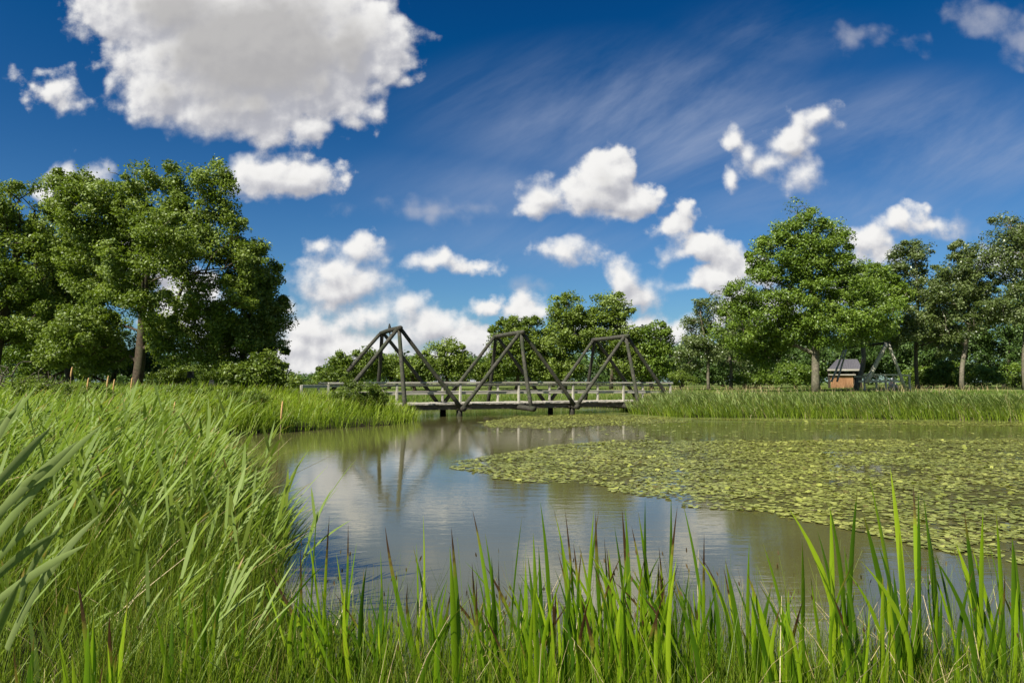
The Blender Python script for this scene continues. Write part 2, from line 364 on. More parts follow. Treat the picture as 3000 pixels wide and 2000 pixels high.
# ------------------------------------------------------------------ timber truss bridge
AB = .4345; S_ = 6.92; BX, BY = -6.51, 36.76
CA, SA = math.cos(AB), math.sin(AB)
def make_bridge():
    root = empty('timber_bridge', (BX, BY, 0), AB)
    tag(root, 'long timber footbridge with three log trusses and pale railings crossing the pond', 'bridge')
    wa, za, wb, wp, ww, wr, zd = 3.5, 4.50, 6.05, 3.5, 2.65, 2.9, .68
    zb, zp = .40, .47
    def L(u): return u * S_
    for i in range(3):
        x = L(i)
        for s in (-1, 1):
            A = (x, s * wa / 2, za)
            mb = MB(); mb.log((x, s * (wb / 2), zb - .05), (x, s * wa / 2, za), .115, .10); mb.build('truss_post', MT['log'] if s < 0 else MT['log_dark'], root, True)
            for q in (-1, 1):
                foot = (x + q * (L(.5) - .06), s * wp / 2, zp)
                mb = MB(); mb.log(foot, (x + q * .13, s * wa / 2, za - .02), .115, .10); mb.build('truss_diagonal', MT['log'], root, True)
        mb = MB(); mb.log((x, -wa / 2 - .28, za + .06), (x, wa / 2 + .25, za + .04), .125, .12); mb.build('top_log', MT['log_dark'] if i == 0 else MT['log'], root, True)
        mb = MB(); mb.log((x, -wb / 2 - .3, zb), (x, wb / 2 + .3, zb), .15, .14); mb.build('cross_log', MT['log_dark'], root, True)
    for i in (.5, 1.5):
        x = L(i)
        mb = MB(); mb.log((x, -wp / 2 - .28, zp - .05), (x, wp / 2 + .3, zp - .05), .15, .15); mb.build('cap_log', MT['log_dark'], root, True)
        for s in (-1, 1):
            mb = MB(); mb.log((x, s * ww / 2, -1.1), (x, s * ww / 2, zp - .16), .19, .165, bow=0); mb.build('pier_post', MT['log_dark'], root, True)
    x0, x1 = L(-.55) , L(2.56)
    # deck boards
    mb = MB(); x = x0; k = 0
    while x < x1:
        wdt = .145; dz = random.uniform(-.006, .006); ov = random.uniform(-.03, .03)
        mb.box((x + wdt / 2, ov, zd - .025 + dz), (wdt, wr + .22, .05), Matrix.Rotation(random.uniform(-.01, .01), 3, 'X')); x += .155
    mb.build('deck', MT['deck'], root)
    for s in (-1, 1):
        mb = MB()
        for a in np.arange(x0, x1 - .1, S_ / 2):
            b = min(a + S_ / 2, x1); mb.box(((a + b) / 2, s * (wr / 2 - .05), zd - .19 + random.uniform(-.01, .01)), (b - a - .01, .14, .26))
        mb.build('edge_beam', MT['edge'], root, bevel=.01)
    mb = MB()
    for yy in (-.5, .5): mb.box(((x0 + x1) / 2, yy, zd - .19), (x1 - x0, .14, .24))
    mb.build('inner_beam', MT['edge'], root)
    # railings
    stations = [-.5, 0.0, .5, 1, 1.5, 2, 2.5]
    def arch(u): return .035 * math.sin(max(0, min(1, (u + .5) / 3)) * math.pi)
    for s in (-1, 1):
        yy = s * (wr / 2)
        for u in stations:
            mb = MB(); zt = zd + 1.02 + arch(u)
            mb.box((L(u), yy + s * .0, (zt + zd - .16) / 2), (.115, .115, zt - zd + .16)); mb.build('railing_post', MT['rail'], root, bevel=.012)
        def rail(name, z, dim, uu, dy):
            for a, b in zip(uu[:-1], uu[1:]):
                pa, pb = Vector((L(a), yy + dy, z + arch(a))), Vector((L(b), yy + dy, z + arch(b)))
                mid = (pa + pb) / 2; dd = pb - pa
                mb.box(mid, (dd.length + .004, *dim), Matrix.Rotation(-math.atan2(dd.z, dd.x), 3, 'Y'))
        ends = [-.5, 0, .5, 1, 1.5, 2, 2.52]
        mb = MB(); rail('', zd + 1.085, (.21, .085), ends, 0); mb.build('handrail', MT['rail'], root, bevel=.006)
        mb = MB(); rail('', zd + .94, (.04, .10), ends, -s * .078); mb.build('upper_rail', MT['rail'], root, bevel=.006)
        mb = MB(); rail('', zd + .535, (.04, .15), ends, -s * .078); mb.build('middle_rail', MT['rail'], root, bevel=.006)
    # flared railing at the left end
    for s in (-1, 1):
        a = Vector((L(-.5), s * wr / 2, 0)); b = a + Vector((-1.35, s * .55, 0)); ang = math.atan2(b.y - a.y, b.x - a.x)
        M = Matrix.Rotation(ang, 3, 'Z'); md = (a + b) / 2
        mb = MB(); mb.box((md.x, md.y, zd + .93), (1.4, .06, .15), M); mb.box((md.x, md.y, zd + .36), (1.4, .05, .14), M); mb.build('end_rail', MT['rail'], root, bevel=.006)
        mb = MB(); mb.box((b.x, b.y, zd + .42), (.12, .12, 1.15)); mb.build('railing_post', MT['rail'], root, bevel=.012)
    return root
bridge = make_bridge()
def bridge_pt(u, v, z): return Vector((BX + u * S_ * CA - v * SA, BY + u * S_ * SA + v * CA, z))

# bird perched on the first top log
mb = MB(); bp = bridge_pt(0, .15, 4.50 + .14)
m = NT('dark_feathers'); m.bsdf(m.ramp(m.noise(30, 3, .6, m.pos()), [(.4, (.02, .022, .02)), (.7, (.07, .075, .06))]), .7, .3); MT['bird'] = m.m
Mb = Matrix.Rotation(R(28), 3, 'X')
pts = [(0, .16, -.34), (0, .12, -.22), (0, .07, -.08), (0, .03, .03), (0, 0, .13), (0, -.015, .20), (0, -.02, .245), (0, -.03, .285), (0, -.04, .31)]
mb.tube([bp + Vector(q) for q in pts], [.022, .035, .06, .085, .08, .055, .05, .04, .01], 10)
bird = mb.build('bird', MT['bird'], None, True)
tag(bird, 'dark bird perched upright on the top log of the nearest bridge truss', 'bird')
mb = MB(); mb.tube([bp + Vector((0, -.055, .275)), bp + Vector((.0, -.10, .268))], [.014, .003], 6); mb.build('beak', MT['bird'], bird)
for s in (-1, 1): mb = MB(); mb.tube([bp + Vector((s * .03, 0, -.02)), bp + Vector((s * .03, -.01, -.09))], [.008, .006], 5); mb.build('leg', MT['bird'], bird)

# ------------------------------------------------------------------ trees
def vnoise(X, Y, s, seed):
    r = np.random.default_rng(seed); G = r.random((256, 256)); x, y = X / s + 100, Y / s + 100
    i, j = np.floor(x).astype(int), np.floor(y).astype(int); u, v = x - i, y - j; u = u * u * (3 - 2 * u); v = v * v * (3 - 2 * v)
    g = lambda a, b: G[a % 256, b % 256]
    return (g(i, j) * (1 - u) + g(i + 1, j) * u) * (1 - v) + (g(i, j + 1) * (1 - u) + g(i + 1, j + 1) * u) * v
def fb2(X, Y, s, seed): return vnoise(X, Y, s, seed) * .55 + vnoise(X, Y, s / 2.1, seed + 1) * .3 + vnoise(X, Y, s / 4.3, seed + 2) * .15
def crown_leaves(C, cr, n, size, flatk=.75, up=.5):
    """C clusters (k,3), radii, n leaves in each"""
    k = len(C); N = k * n
    d = unit(rng.normal(0, 1, (N, 3))); rad = rng.random(N) ** .45
    cc = np.repeat(C, n, axis=0); rr = np.repeat(cr, n)[:, None]
    off = d * rad[:, None] * rr; off[:, 2] *= flatk
    off += rng.normal(0, .09, (N, 3)) * rr
    P = cc + off
    nrm = unit(d * .55 + rng.normal(0, .75, (N, 3)) + np.array([-.12, -.1, up]))
    tv = unit(np.cross(nrm, rng.normal(0, 1, (N, 3)))); sv = np.cross(nrm, tv)
    L = size * rng.uniform(.4, 1.5, N)[:, None]; W = L * rng.uniform(.45, .7, (N, 1))
    tilt = nrm * L * .12
    V = np.stack([P - tv * L * .5, P + sv * W * .5 + tilt, P + tv * L * .5, P - sv * W * .5 + tilt], 1).reshape(-1, 3)
    Q = np.arange(N * 4).reshape(-1, 4)
    base = np.repeat(rng.random(k), n) * .45
    rnd = np.clip(base + rng.random(N) * .6, 0, 1)
    return V, Q, {'rnd': np.repeat(rnd, 4)}

def thin(V, Q, A, s=.8, thr=.40):
    P = V.reshape(-1, 4, 3)[:, 0]
    v = .5 * (vnoise(P[:, 0] + .3 * P[:, 1], P[:, 2], s, 81) + vnoise(P[:, 1] - .2 * P[:, 0] + 40, P[:, 2] * 1.1 + 9, s, 82))
    k = (v + rng.normal(0, .05, len(v))) > thr; n_ = int(k.sum())
    return V.reshape(-1, 4, 3)[k].reshape(-1, 3), np.arange(n_ * 4).reshape(-1, 4), {'rnd': A['rnd'].reshape(-1, 4)[k].ravel()}
def skeleton(base, top, C, trunk_r, bend=.4, first=.3):
    """join cluster centres to the trunk by branches; returns tubes [(pts, radii)]"""
    base = np.array(base, float); top = np.array(top, float)
    Ht = np.linalg.norm(top - base); nseg = max(6, int(Ht / .8))
    ph = rng.uniform(0, 6, 2)
    nodes = []; par = []
    for i in range(nseg + 1):
        t = i / nseg; w = math.sin(t * 3.1) * bend * .5
        nodes.append(base + (top - base) * t + np.array([math.sin(ph[0] + t * 5) * w, math.sin(ph[1] + t * 4) * w, 0]) * (t > 0)); par.append(i - 1)
    ntr = nseg + 1; plen = [Ht * i / nseg for i in range(ntr)]
    ax = top - base
    order = np.argsort([min(np.linalg.norm(c - nodes[j]) for j in range(ntr)) for c in C])
    cnt_end = []
    zmin = base[2] + Ht * first
    for ci in order:
        c = C[ci]; A = np.array(nodes); d = np.linalg.norm(A - c, axis=1)
        cost = d + .09 * np.array(plen) + np.where(A[:, 2] > c[2] - .15 * d, 1.2 * (A[:, 2] - c[2] + .15 * d), 0) + np.where(A[:, 2] < zmin, 5, 0)
        j = int(np.argmin(cost)); a = A[j]; D = d[j]; n = max(1, int(D / .9)); prev = j
        sag = np.array([rng.normal(0, .08), rng.normal(0, .08), .14]) * D
        for i in range(1, n + 1):
            t = i / n; q = a + (c - a) * t + sag * math.sin(math.pi * t) * .8
            nodes.append(q); par.append(prev); plen.append(plen[prev] + D / n); prev = len(nodes) - 1
        cnt_end.append(prev)
    cnt = np.zeros(len(nodes)); 
    for e in cnt_end: cnt[e] += 1
    for i in range(len(nodes) - 1, 0, -1): cnt[par[i]] += cnt[i]
    tot = max(cnt[0], 1)
    rad = trunk_r * np.maximum(cnt / tot, .0) ** .5
    rad = np.maximum(rad, .012)
    for i in range(ntr): rad[i] = max(rad[i], trunk_r * (1 - .96 * i / nseg))
    rad[0] *= 1.35
    return nodes, par, rad, ntr

def tubes_np(nodes, par, rad, ntr, n_tr=10, n_br=5):
    mb = MB(); ch = {}
    for i in range(1, len(nodes)): ch.setdefault(par[i], []).append(i)
    mb.tube(nodes[:ntr], list(rad[:ntr]), n_tr, .08)
    done = set(range(ntr))
    for i in range(ntr, len(nodes)):
        if i in done: continue
        pts = [nodes[par[i]]]; rr = [min(rad[par[i]], rad[i] * 1.25)]; j = i
        while True:
            pts.append(nodes[j]); rr.append(rad[j]); done.add(j)
            nxt = [q for q in ch.get(j, []) if q == j + 1]
            if not nxt: break
            j = nxt[0]
        mb.tube(pts, rr, n_br, .0, cap=False)
    return mb

def tree(name, label, cat, d, foot, blobs, trunk_r, ncl, nleaf, lsize, leaf, bark='bark', cr=.75, group=None, topf=.8, dk=.8, bend=.4, first=.3, hollow=.5, toppx=None, flatk=.72, zfoot=None, sthin=.75, thr=.40):
    """blobs: (px, py, rx, ry[, depth shift]) ellipses of the crown as the photo shows them, turned into solid ellipsoids d metres out"""
    fx, fy = at(foot, 1130, d)[0], d
    fz = float(ground_z(fx, fy)) - .08 if zfoot is None else zfoot
    E = []
    for b in blobs:
        c = at(b[0], b[1], d); k = d / F; dd = b[4] if len(b) > 4 else 0
        rx, rz = b[2] * k, b[3] * k
        E.append((np.array([c.x * (d + dd) / d, d + dd, H + (c.z - H) * (d + dd) / d]), np.array([rx, dk * (rx + rz) / 2 if dk else rx, rz])))
    vol = np.array([np.prod(e[1]) ** .8 for e in E]); pick = rng.choice(len(E), ncl * 6, p=vol / vol.sum())
    C = []; CRS = []
    for i in pick:
        u = unit(rng.normal(0, 1, 3)); r = hollow + (1 - hollow) * rng.random() ** .6
        if rng.random() < .15: r = rng.random() * hollow
        shoot = rng.random() < .16 and u[2] > -.1
        if shoot: r = rng.uniform(.98, 1.10)
        q = E[i][0] + E[i][1] * u * max(r - .0, 0) * .93
        if q[2] < fz + .25: continue
        inside = sum(np.sum(((q - e[0]) / e[1]) ** 2) < .30 for e in E)
        if inside and rng.random() < (.55 if not shoot else 1): continue
        if len(C) and min(np.sum((np.array(C) - q) ** 2, axis=1)) < (cr * (.74 if not shoot else .5)) ** 2: continue
        C.append(q); CRS.append(cr * (rng.uniform(.35, .55) if shoot else rng.uniform(.7, 1.2)))
        if len(C) >= ncl: break
    C = np.array(C)
    zt = max(e[0][2] + e[1][2] for e in E)
    if toppx: tp = at(toppx[0], toppx[1], d)
    else:
        j = int(np.argmax([e[0][2] for e in E])); tp = Vector((E[j][0][0], d, fz + (zt - fz) * topf))
    nodes, par, rad, ntr = skeleton((fx, fy, fz), tp, C, trunk_r, bend, first)
    root = empty(name, (fx, fy, fz)); tag(root, label, cat, group)
    off = np.array([fx, fy, fz])
    mb = tubes_np([nd - off for nd in nodes], par, rad, ntr); mb.build('trunk', MT[bark], root, True)
    crs = np.array(CRS)
    V, Q, A = crown_leaves(C, crs, int(nleaf * 1.75), lsize * .80, flatk)
    V, Q, A = thin(V, Q, A, sthin, thr)
    mesh_np('crown', V - off, Q, MT[leaf], A, root)
    return root

def shrub(name, label, cat, d, blobs, ncl, nleaf, lsize, leaf, cr=.35, group=None, foot=None):
    px = foot if foot else sum(b[0] for b in blobs) / len(blobs)
    return tree(name, label, cat, d, px, blobs, .05, ncl, nleaf, lsize, leaf, 'twig', cr, group, topf=.7, dk=.8, bend=.1, first=.02, hollow=.35)

tree('oak_tree', 'large spreading oak on the left bank with a short forked brown trunk', 'tree', 34, 395,
     [(270, 620, 130, 130), (420, 600, 160, 110), (590, 590, 110, 110), (600, 720, 150, 140), (280, 760, 120, 130, 1), (420, 860, 90, 50, 1), (440, 740, 90, 80, 2), (390, 760, 90, 60, -3), (480, 680, 90, 60, -3), (480, 900, 90, 50, -2), (340, 860, 80, 50, -3), (640, 880, 120, 110), (250, 970, 110, 90),
      (560, 970, 150, 85), (650, 1020, 110, 50), (520, 1030, 70, 35, -1), (290, 1040, 90, 50, 1), (180, 1020, 80, 60, 1), (430, 985, 60, 35, 2.5), (200, 560, 70, 70), (480, 520, 70, 50), (620, 530, 50, 55), (700, 760, 90, 90)],
     .25, 600, 230, .16, 'oak', cr=.60, thr=.39, toppx=(455, 640), bend=.6, first=.13, hollow=.55, dk=.65)
tree('oak_tree', 'oak with a dark trunk rising out of the low bushes right of the forked oak', 'tree', 37, 716,
     [(740, 820, 80, 100), (770, 940, 75, 100), (700, 960, 80, 90), (790, 1030, 45, 40), (640, 1020, 70, 50), (810, 930, 35, 45), (740, 1060, 60, 30)],
     .2, 150, 270, .17, 'oak', cr=.65, first=.45)
tree('oak_tree', 'tall leafy tree cut off by the left edge of the picture', 'tree', 36, -30,
     [(30, 640, 110, 110), (-60, 700, 130, 150), (70, 780, 100, 130), (-40, 900, 130, 130), (90, 920, 90, 100), (60, 580, 50, 55)], .32, 190, 260, .17, 'oak', cr=.75, first=.2)
tree('oak_tree', 'dense dark tree filling the gap left of the forked oak trunk', 'tree', 43, 130,
     [(150, 820, 110, 130), (230, 930, 120, 110), (120, 1000, 130, 90), (270, 1040, 90, 60), (60, 1060, 90, 60)], .26, 170, 200, .20, 'oak2', cr=.8, first=.1)
tree('oak_tree', 'leafy tree between the left-edge tree and the forked oak, its crown a little lower', 'tree', 40, 215,
     [(170, 700, 90, 90), (230, 800, 90, 100), (150, 900, 100, 90)], .2, 130, 230, .17, 'oak', cr=.65, first=.2)
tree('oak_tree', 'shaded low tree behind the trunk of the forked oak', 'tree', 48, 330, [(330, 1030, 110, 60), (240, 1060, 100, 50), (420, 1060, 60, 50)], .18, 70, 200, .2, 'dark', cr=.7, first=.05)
for (px, bl, lf, lab, d) in [(500, [(480, 1105, 60, 35), (540, 1095, 45, 30)], 'bush', 'low green bush behind the reeds under the forked oak', 56),
                         (600, [(590, 1100, 45, 35), (640, 1080, 45, 40)], 'bush', 'grey-green bush beside the dark board on a post', 62),
                         (760, [(700, 1090, 70, 40), (770, 1085, 70, 50), (830, 1115, 50, 25)], 'bush', 'wide rounded bush with layered leaves below the right-hand oak', 33.5),
                         (940, [(940, 1118, 40, 22), (905, 1125, 30, 14)], 'bush', 'low dark bush beside the left end of the bridge', 90)]:
    tree('broad_bush', lab, 'bush', d, px, bl, .08, 50 if px != 940 else 24, 220, .16, lf, 'twig', .6, 'bushes on the left bank', first=.02, hollow=.4, bend=.1)

back = [
 (1030, 62, [(1020, 1070, 60, 45), (970, 1095, 45, 30), (1080, 1065, 45, 40)], 'bush', 'rounded dark green tree behind the left part of the bridge', 60),
 (1140, 66, [(1140, 1080, 45, 45), (1180, 1090, 40, 35)], 'oak', 'small tree framed by the nearest bridge truss', 36),
 (1215, 60, [(1215, 1085, 40, 40), (1240, 1100, 35, 25)], 'yellowbush', 'yellow-green bush between the first truss and the round tree', 30),
 (1305, 64, [(1280, 1060, 50, 50), (1325, 1045, 45, 50), (1340, 1080, 45, 45)], 'oak', 'rounded two-topped tree behind the gap between the first two trusses', 62),
 (1400, 72, [(1400, 1085, 45, 32), (1440, 1095, 40, 30)], 'bush', 'low light green tree behind the foot of the second truss', 34),
 (1510, 62, [(1500, 990, 65, 60), (1545, 980, 55, 55), (1490, 1060, 70, 50), (1560, 1060, 60, 50)], 'bush', 'broad bright tree behind the top of the second truss', 110),
 (1655, 62, [(1660, 920, 58, 58), (1640, 1000, 65, 70), (1690, 980, 55, 60), (1640, 1075, 70, 45)], 'oak', 'tall tree behind the middle of the bridge, left of its twin', 130),
 (1790, 62, [(1790, 910, 60, 55), (1800, 990, 75, 65), (1750, 960, 50, 60), (1830, 1060, 80, 50)], 'oak', 'tallest tree behind the third truss of the bridge', 130),
 (1910, 62, [(1905, 1000, 62, 60), (1920, 1065, 65, 50)], 'oak2', 'round-topped tree behind the right end of the bridge', 74),
]
for (px, d, bl, lf, lab, n) in back:
    tree('broadleaf_tree', lab, 'tree', d, px, bl, .16, n, 170, .24, lf, 'bark', .8, 'trees behind the bridge', first=.12, hollow=.5)
tree('poplar_tree', 'slender tree with a thin pale leaning trunk standing between the bridge and the large tree', 'tree', 56, 2077,
     [(2060, 915, 45, 40), (2040, 980, 60, 50), (2080, 1010, 55, 55), (2020, 1060, 45, 40)], .12, 60, 190, .19, 'poplar', 'bark_pale', .7, toppx=(2052, 900), first=.4)
tree('poplar_tree', 'open-crowned tree just left of the large tree on the right bank', 'tree', 60, 2140,
     [(2130, 900, 45, 45), (2160, 960, 55, 60), (2150, 1040, 60, 55)], .13, 60, 180, .2, 'poplar', 'bark_pale', .75, first=.3)
shrub('round_shrub', 'small bright shrub on the lawn behind the end of the bridge', 'bush', 50, [(1985, 1105, 32, 25), (2020, 1115, 24, 16)], 26, 160, .10, 'bush', .3)
tree('large_tree', 'largest tree on the right bank with a broad pyramid crown and a straight pale trunk', 'tree', 46, 2390,
     [(2340, 680, 75, 75), (2300, 760, 110, 80), (2400, 760, 100, 90), (2230, 870, 110, 80), (2370, 880, 130, 90), (2480, 860, 100, 90), (2180, 960, 90, 70), (2280, 980, 110, 60, 1), (2460, 960, 110, 60, -1), (2440, 690, 60, 45),
      (2350, 640, 45, 45), (2560, 930, 80, 60, -1), (2230, 1040, 90, 40, 2)],
     .25, 380, 260, .18, 'oak2', cr=.78, toppx=(2375, 700), first=.24, hollow=.5, bark='bark_pale')
tree('broadleaf_tree', 'tree with a thin bent trunk beside the hut, its crown joining the largest tree', 'tree', 51, 2505,
     [(2540, 830, 80, 60), (2600, 880, 70, 60), (2560, 950, 80, 50)], .17, 90, 230, .19, 'oak2', 'bark_pale', .8, first=.35, bend=.9)
tree('poplar_tree', 'slim tree with a bare dark trunk and a tufted top right of the second bridge', 'tree', 54, 2688,
     [(2665, 760, 55, 50), (2700, 740, 40, 35), (2640, 800, 40, 35), (2700, 960, 80, 60, -1), (2640, 980, 60, 50, -1), (2760, 1000, 60, 45), (2705, 850, 55, 50), (2650, 880, 50, 45), (2740, 810, 40, 40)], .15, 130, 220, .19, 'poplar', 'twig', .7, toppx=(2682, 760), first=.3, bend=.25)
tree('poplar_tree', 'tall leaning tree with a pale forked trunk at the lawn edge', 'tree', 52, 2818,
     [(2830, 750, 45, 45), (2800, 820, 70, 60), (2860, 830, 60, 60), (2770, 870, 60, 60), (2870, 920, 70, 60), (2800, 960, 60, 50)], .16, 120, 220, .19, 'poplar', 'bark_pale', .75, toppx=(2840, 760), first=.3, bend=1.4)
tree('poplar_tree', 'tallest tree at the right edge of the picture with a bare pale trunk', 'tree', 50, 3005,
     [(2970, 680, 70, 70), (3040, 700, 70, 80), (2940, 760, 55, 60), (3010, 830, 80, 90), (2960, 900, 70, 70)], .18, 120, 220, .19, 'poplar', 'bark_pale', .75, toppx=(2990, 660), first=.35)
fill = [(2180, 66, [(2180, 1040, 90, 55), (2270, 1060, 90, 45)], 'dark undergrowth tree behind the left branches of the largest tree'),
        (2330, 70, [(2330, 1020, 80, 70), (2400, 1070, 80, 40)], 'dark tree behind the trunk of the largest tree'),
        (2520, 72, [(2520, 1040, 80, 50), (2600, 1050, 60, 50)], 'dark tree behind the hut roof'),
        (2690, 66, [(2680, 1040, 90, 60), (2740, 960, 70, 70)], 'dark tree behind the slim bare-trunked tree'),
        (2810, 68, [(2810, 1000, 90, 90), (2850, 900, 70, 60), (2790, 1070, 90, 40)], 'dark tree behind the pale forked trunk'),
        (2940, 66, [(2940, 980, 100, 100), (2990, 900, 80, 80), (2930, 1070, 100, 45)], 'dark tree filling the right edge above the lawn'),
        (3090, 64, [(3070, 900, 110, 110), (3070, 1030, 110, 90)], 'dark tree cut off by the right edge of the picture'),
        (2000, 76, [(1980, 1060, 80, 50), (2060, 1080, 80, 40)], 'dark tree behind the slender leaning tree'),
        (1880, 78, [(1860, 1080, 80, 38), (1780, 1085, 70, 35)], 'dark low tree behind the third truss'),
        (1620, 78, [(1620, 1085, 90, 35), (1540, 1090, 70, 30)], 'dark low tree behind the second truss'),
        (2120, 74, [(2110, 1085, 70, 35)], 'dark low tree behind the gap beside the largest tree')]
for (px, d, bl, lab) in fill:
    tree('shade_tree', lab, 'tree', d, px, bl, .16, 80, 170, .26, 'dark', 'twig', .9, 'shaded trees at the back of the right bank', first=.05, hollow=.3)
under = [(2200, 60, [(2200, 1112, 60, 20), (2270, 1100, 60, 32)]), (2330, 58, [(2330, 1095, 60, 35)]), (2700, 62, [(2700, 1105, 60, 26)]), (2780, 60, [(2770, 1095, 50, 36)]), (2880, 58, [(2870, 1100, 70, 32)]), (2970, 60, [(2980, 1100, 60, 34)])]
ulab = ['low shaded bush under the left side of the largest tree', 'shaded bush left of the straight pale trunk', 'shaded bush right of the log frame of the far bridge', 'shaded bush left of the pale forked trunk',
        'shaded bush right of the pale forked trunk', 'shaded bush at the right edge of the lawn']
for (px, d, bl), lab in zip(under, ulab):
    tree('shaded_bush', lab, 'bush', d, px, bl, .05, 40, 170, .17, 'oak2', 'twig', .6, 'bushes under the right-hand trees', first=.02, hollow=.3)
# far woods closing the view
def woods(name, label, pts, n, size, leaf):
    xs = np.array([p[0] for p in pts]); hs = np.array([p[1] for p in pts])
    px = rng.uniform(xs.min(), xs.max(), n); d = rng.uniform(105, 135, n)
    hgt_ = np.interp(px, xs, hs) * (.75 + .5 * fbw(px / 60.0)); keep_ = hgt_ > .5; px, d, hgt_ = px[keep_], d[keep_], hgt_[keep_]
    C = np.stack([(px - 1500) / F * d, d, 1.35 + hgt_ * rng.random(len(px)) ** .6], -1)
    V, Q, A = crown_leaves(C, np.full(len(C), 1.5), 70, size, .8)
    o = mesh_np(name, V, Q, MT[leaf], A); tag(o, label, 'woodland', kind='stuff')
def fbw(x):
    return .5 + .25 * np.sin(x * 1.7) + .15 * np.sin(x * 4.1 + 1) + .1 * np.sin(x * 9.3 + 2)
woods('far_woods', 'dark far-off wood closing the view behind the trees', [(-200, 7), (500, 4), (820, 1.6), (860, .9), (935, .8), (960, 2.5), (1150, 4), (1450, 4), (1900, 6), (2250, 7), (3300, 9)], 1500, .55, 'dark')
# willow scrub on the peninsula in front of the bridge
shrub('willow_shrub', 'young willow shrub with one tall shoot in front of the left end of the bridge', 'bush', 30.8,
      [(1060, 1155, 75, 34), (1015, 1125, 22, 42), (1100, 1162, 45, 30), (985, 1172, 50, 24)], 95, 150, .07, 'bush', .22, foot=1040)
shrub('herb_clump', 'yellow-green leafy weeds at the left edge under the trees', 'plant', 15,
      [(60, 1110, 110, 60), (170, 1135, 80, 50), (-40, 1130, 80, 70)], 110, 130, .045, 'yellowbush', .2)
shrub('herb_clump', 'yellow-green leafy weeds behind the cattails left of the oak trunk', 'plant', 19,
      [(250, 1165, 80, 40), (320, 1175, 50, 30)], 60, 120, .05, 'bush', .22)
shrub('herb_clump', 'leafy weeds with pale flowers behind the reeds right of the oak trunk', 'plant', 26,
      [(520, 1160, 80, 28), (620, 1165, 90, 28), (720, 1170, 70, 24)], 110, 130, .07, 'bush', .25)

# ------------------------------------------------------------------ small far things
m = NT('dark_board'); m.bsdf(m.ramp(m.noise(6, 3, .5, m.objc()), [(.3, (.012, .014, .012)), (.7, (.035, .038, .03))]), .5, .4); MT['board'] = m.m
for (px, py, d, sz, lab) in [(558, 1097, 42, .40, 'dark square two-panel board on a thin post above the reeds'), (620, 1120, 60, .42, 'smaller grey board on a post, lower and right of the dark board')]:
    c = at(px, py, d); gz = float(ground_z(c.x, d)); o = empty('board_on_post', (c.x, d, gz)); tag(o, lab, 'sign', 'boards on posts behind the reeds')
    mb = MB(); mb.tube([(0, .05, 0), (0, .05, c.z - gz + sz * .55)], .035, 8); mb.build('post', MT['board'], o, True)
    for s in (-1, 1):
        mb = MB(); mb.box((s * sz * .26, 0, c.z - gz), (sz * .49, .05, sz * .92)); mb.box((s * sz * .26, -.03, c.z - gz + sz * .46), (sz * .5, .07, .03)); mb.box((s * sz * .26, -.03, c.z - gz - sz * .46), (sz * .5, .07, .03))
        mb.build('panel', MT['board'], o, bevel=.006)

# red-roofed house far off
def plain(name, col, rough=.8, var=.25, sc=6):
    m = NT(name); m.bsdf(m.ramp(m.noise(sc, 4, .6, m.objc()), [(.3, tuple(q * (1 - var) for q in col)), (.7, tuple(min(1, q * (1 + var)) for q in col))]), rough, .25, bump=m.noise(sc * 4, 4, .6, m.objc()), bstr=.2); return m.m
MT['tiles'] = plain('red_roof_tiles', (.42, .14, .07)); MT['brick'] = plain('red_brick', (.33, .13, .08)); MT['glass'] = plain('dark_window', (.03, .035, .04), .15)
c = at(874, 1136, 150); hz = float(ground_z(c.x, 150))
ho = empty('brick_house', (c.x, 150, hz), .5); tag(ho, 'distant red-roofed house glimpsed between the bushes and the bridge', 'house')
mb = MB(); mb.box((0, 0, -.1 + .35), (3.2, 5, 1.0)); mb.build('wall', MT['brick'], ho)
mb = MB(); mb.add([(-1.8, -2.7, .7), (1.8, -2.7, .7), (0, -2.7, 2.0 - .6), (-1.8, 2.7, .7), (1.8, 2.7, .7), (0, 2.7, 1.4)], [(0, 1, 2), (5, 4, 3), (0, 2, 5, 3), (1, 4, 5, 2), (0, 3, 4, 1)])
rf = mb.build('roof', MT['tiles'], ho); ho.scale = (.8, .8, 1.0)
mb = MB(); mb.box((0, 1.2, 1.3), (.4, .4, .6)); mb.build('chimney', MT['brick'], rf)
mb = MB(); mb.box((.6, -2.52, .4), (.7, .06, .5)); mb.build('window', MT['glass'], ho)

# open wooden hut
MT['orange'] = wood_mat('orange_boards', [(.15, .07, .03), (.36, .19, .09), (.50, .29, .15)], (16, 16, 1.5), .3)
MT['sheet'] = plain('grey_roof_sheet', (.10, .095, .10), .5, .15, 3); MT['darkwood'] = plain('dark_hut_wood', (.035, .028, .02), .8)
hd = 60; kk = hd / F
hx = at(2500, 1120, hd).x; hz = float(ground_z(hx, hd))
hut = empty('wooden_hut', (hx, hd, hz)); tag(hut, 'open-fronted wooden hut with grey sheet roof and low orange board wall under the trees', 'hut')
def hp(px, py, dy=0): q = at(px, py, hd + dy); return Vector((q.x - hx, dy, q.z - hz))
a, b = hp(2425, 1084), hp(2528, 1084); ra, rb = hp(2452, 1054, 2.2), hp(2512, 1054, 2.2); ba, bb = hp(2436, 1084, 4.4), hp(2524, 1084, 4.4)
ba.z = bb.z = a.z
mb = MB(); th = Vector((0, 0, .06))
mb.add([a, b, rb, ra, a + th, b + th, rb + th, ra + th], [(0, 1, 2, 3), (7, 6, 5, 4), (0, 4, 5, 1), (1, 5, 6, 2), (2, 6, 7, 3), (3, 7, 4, 0)])
mb.add([ra, rb, bb, ba, ra + th, rb + th, bb + th, ba + th], [(0, 1, 2, 3), (7, 6, 5, 4), (1, 5, 6, 2), (2, 6, 7, 3), (3, 7, 4, 0)])
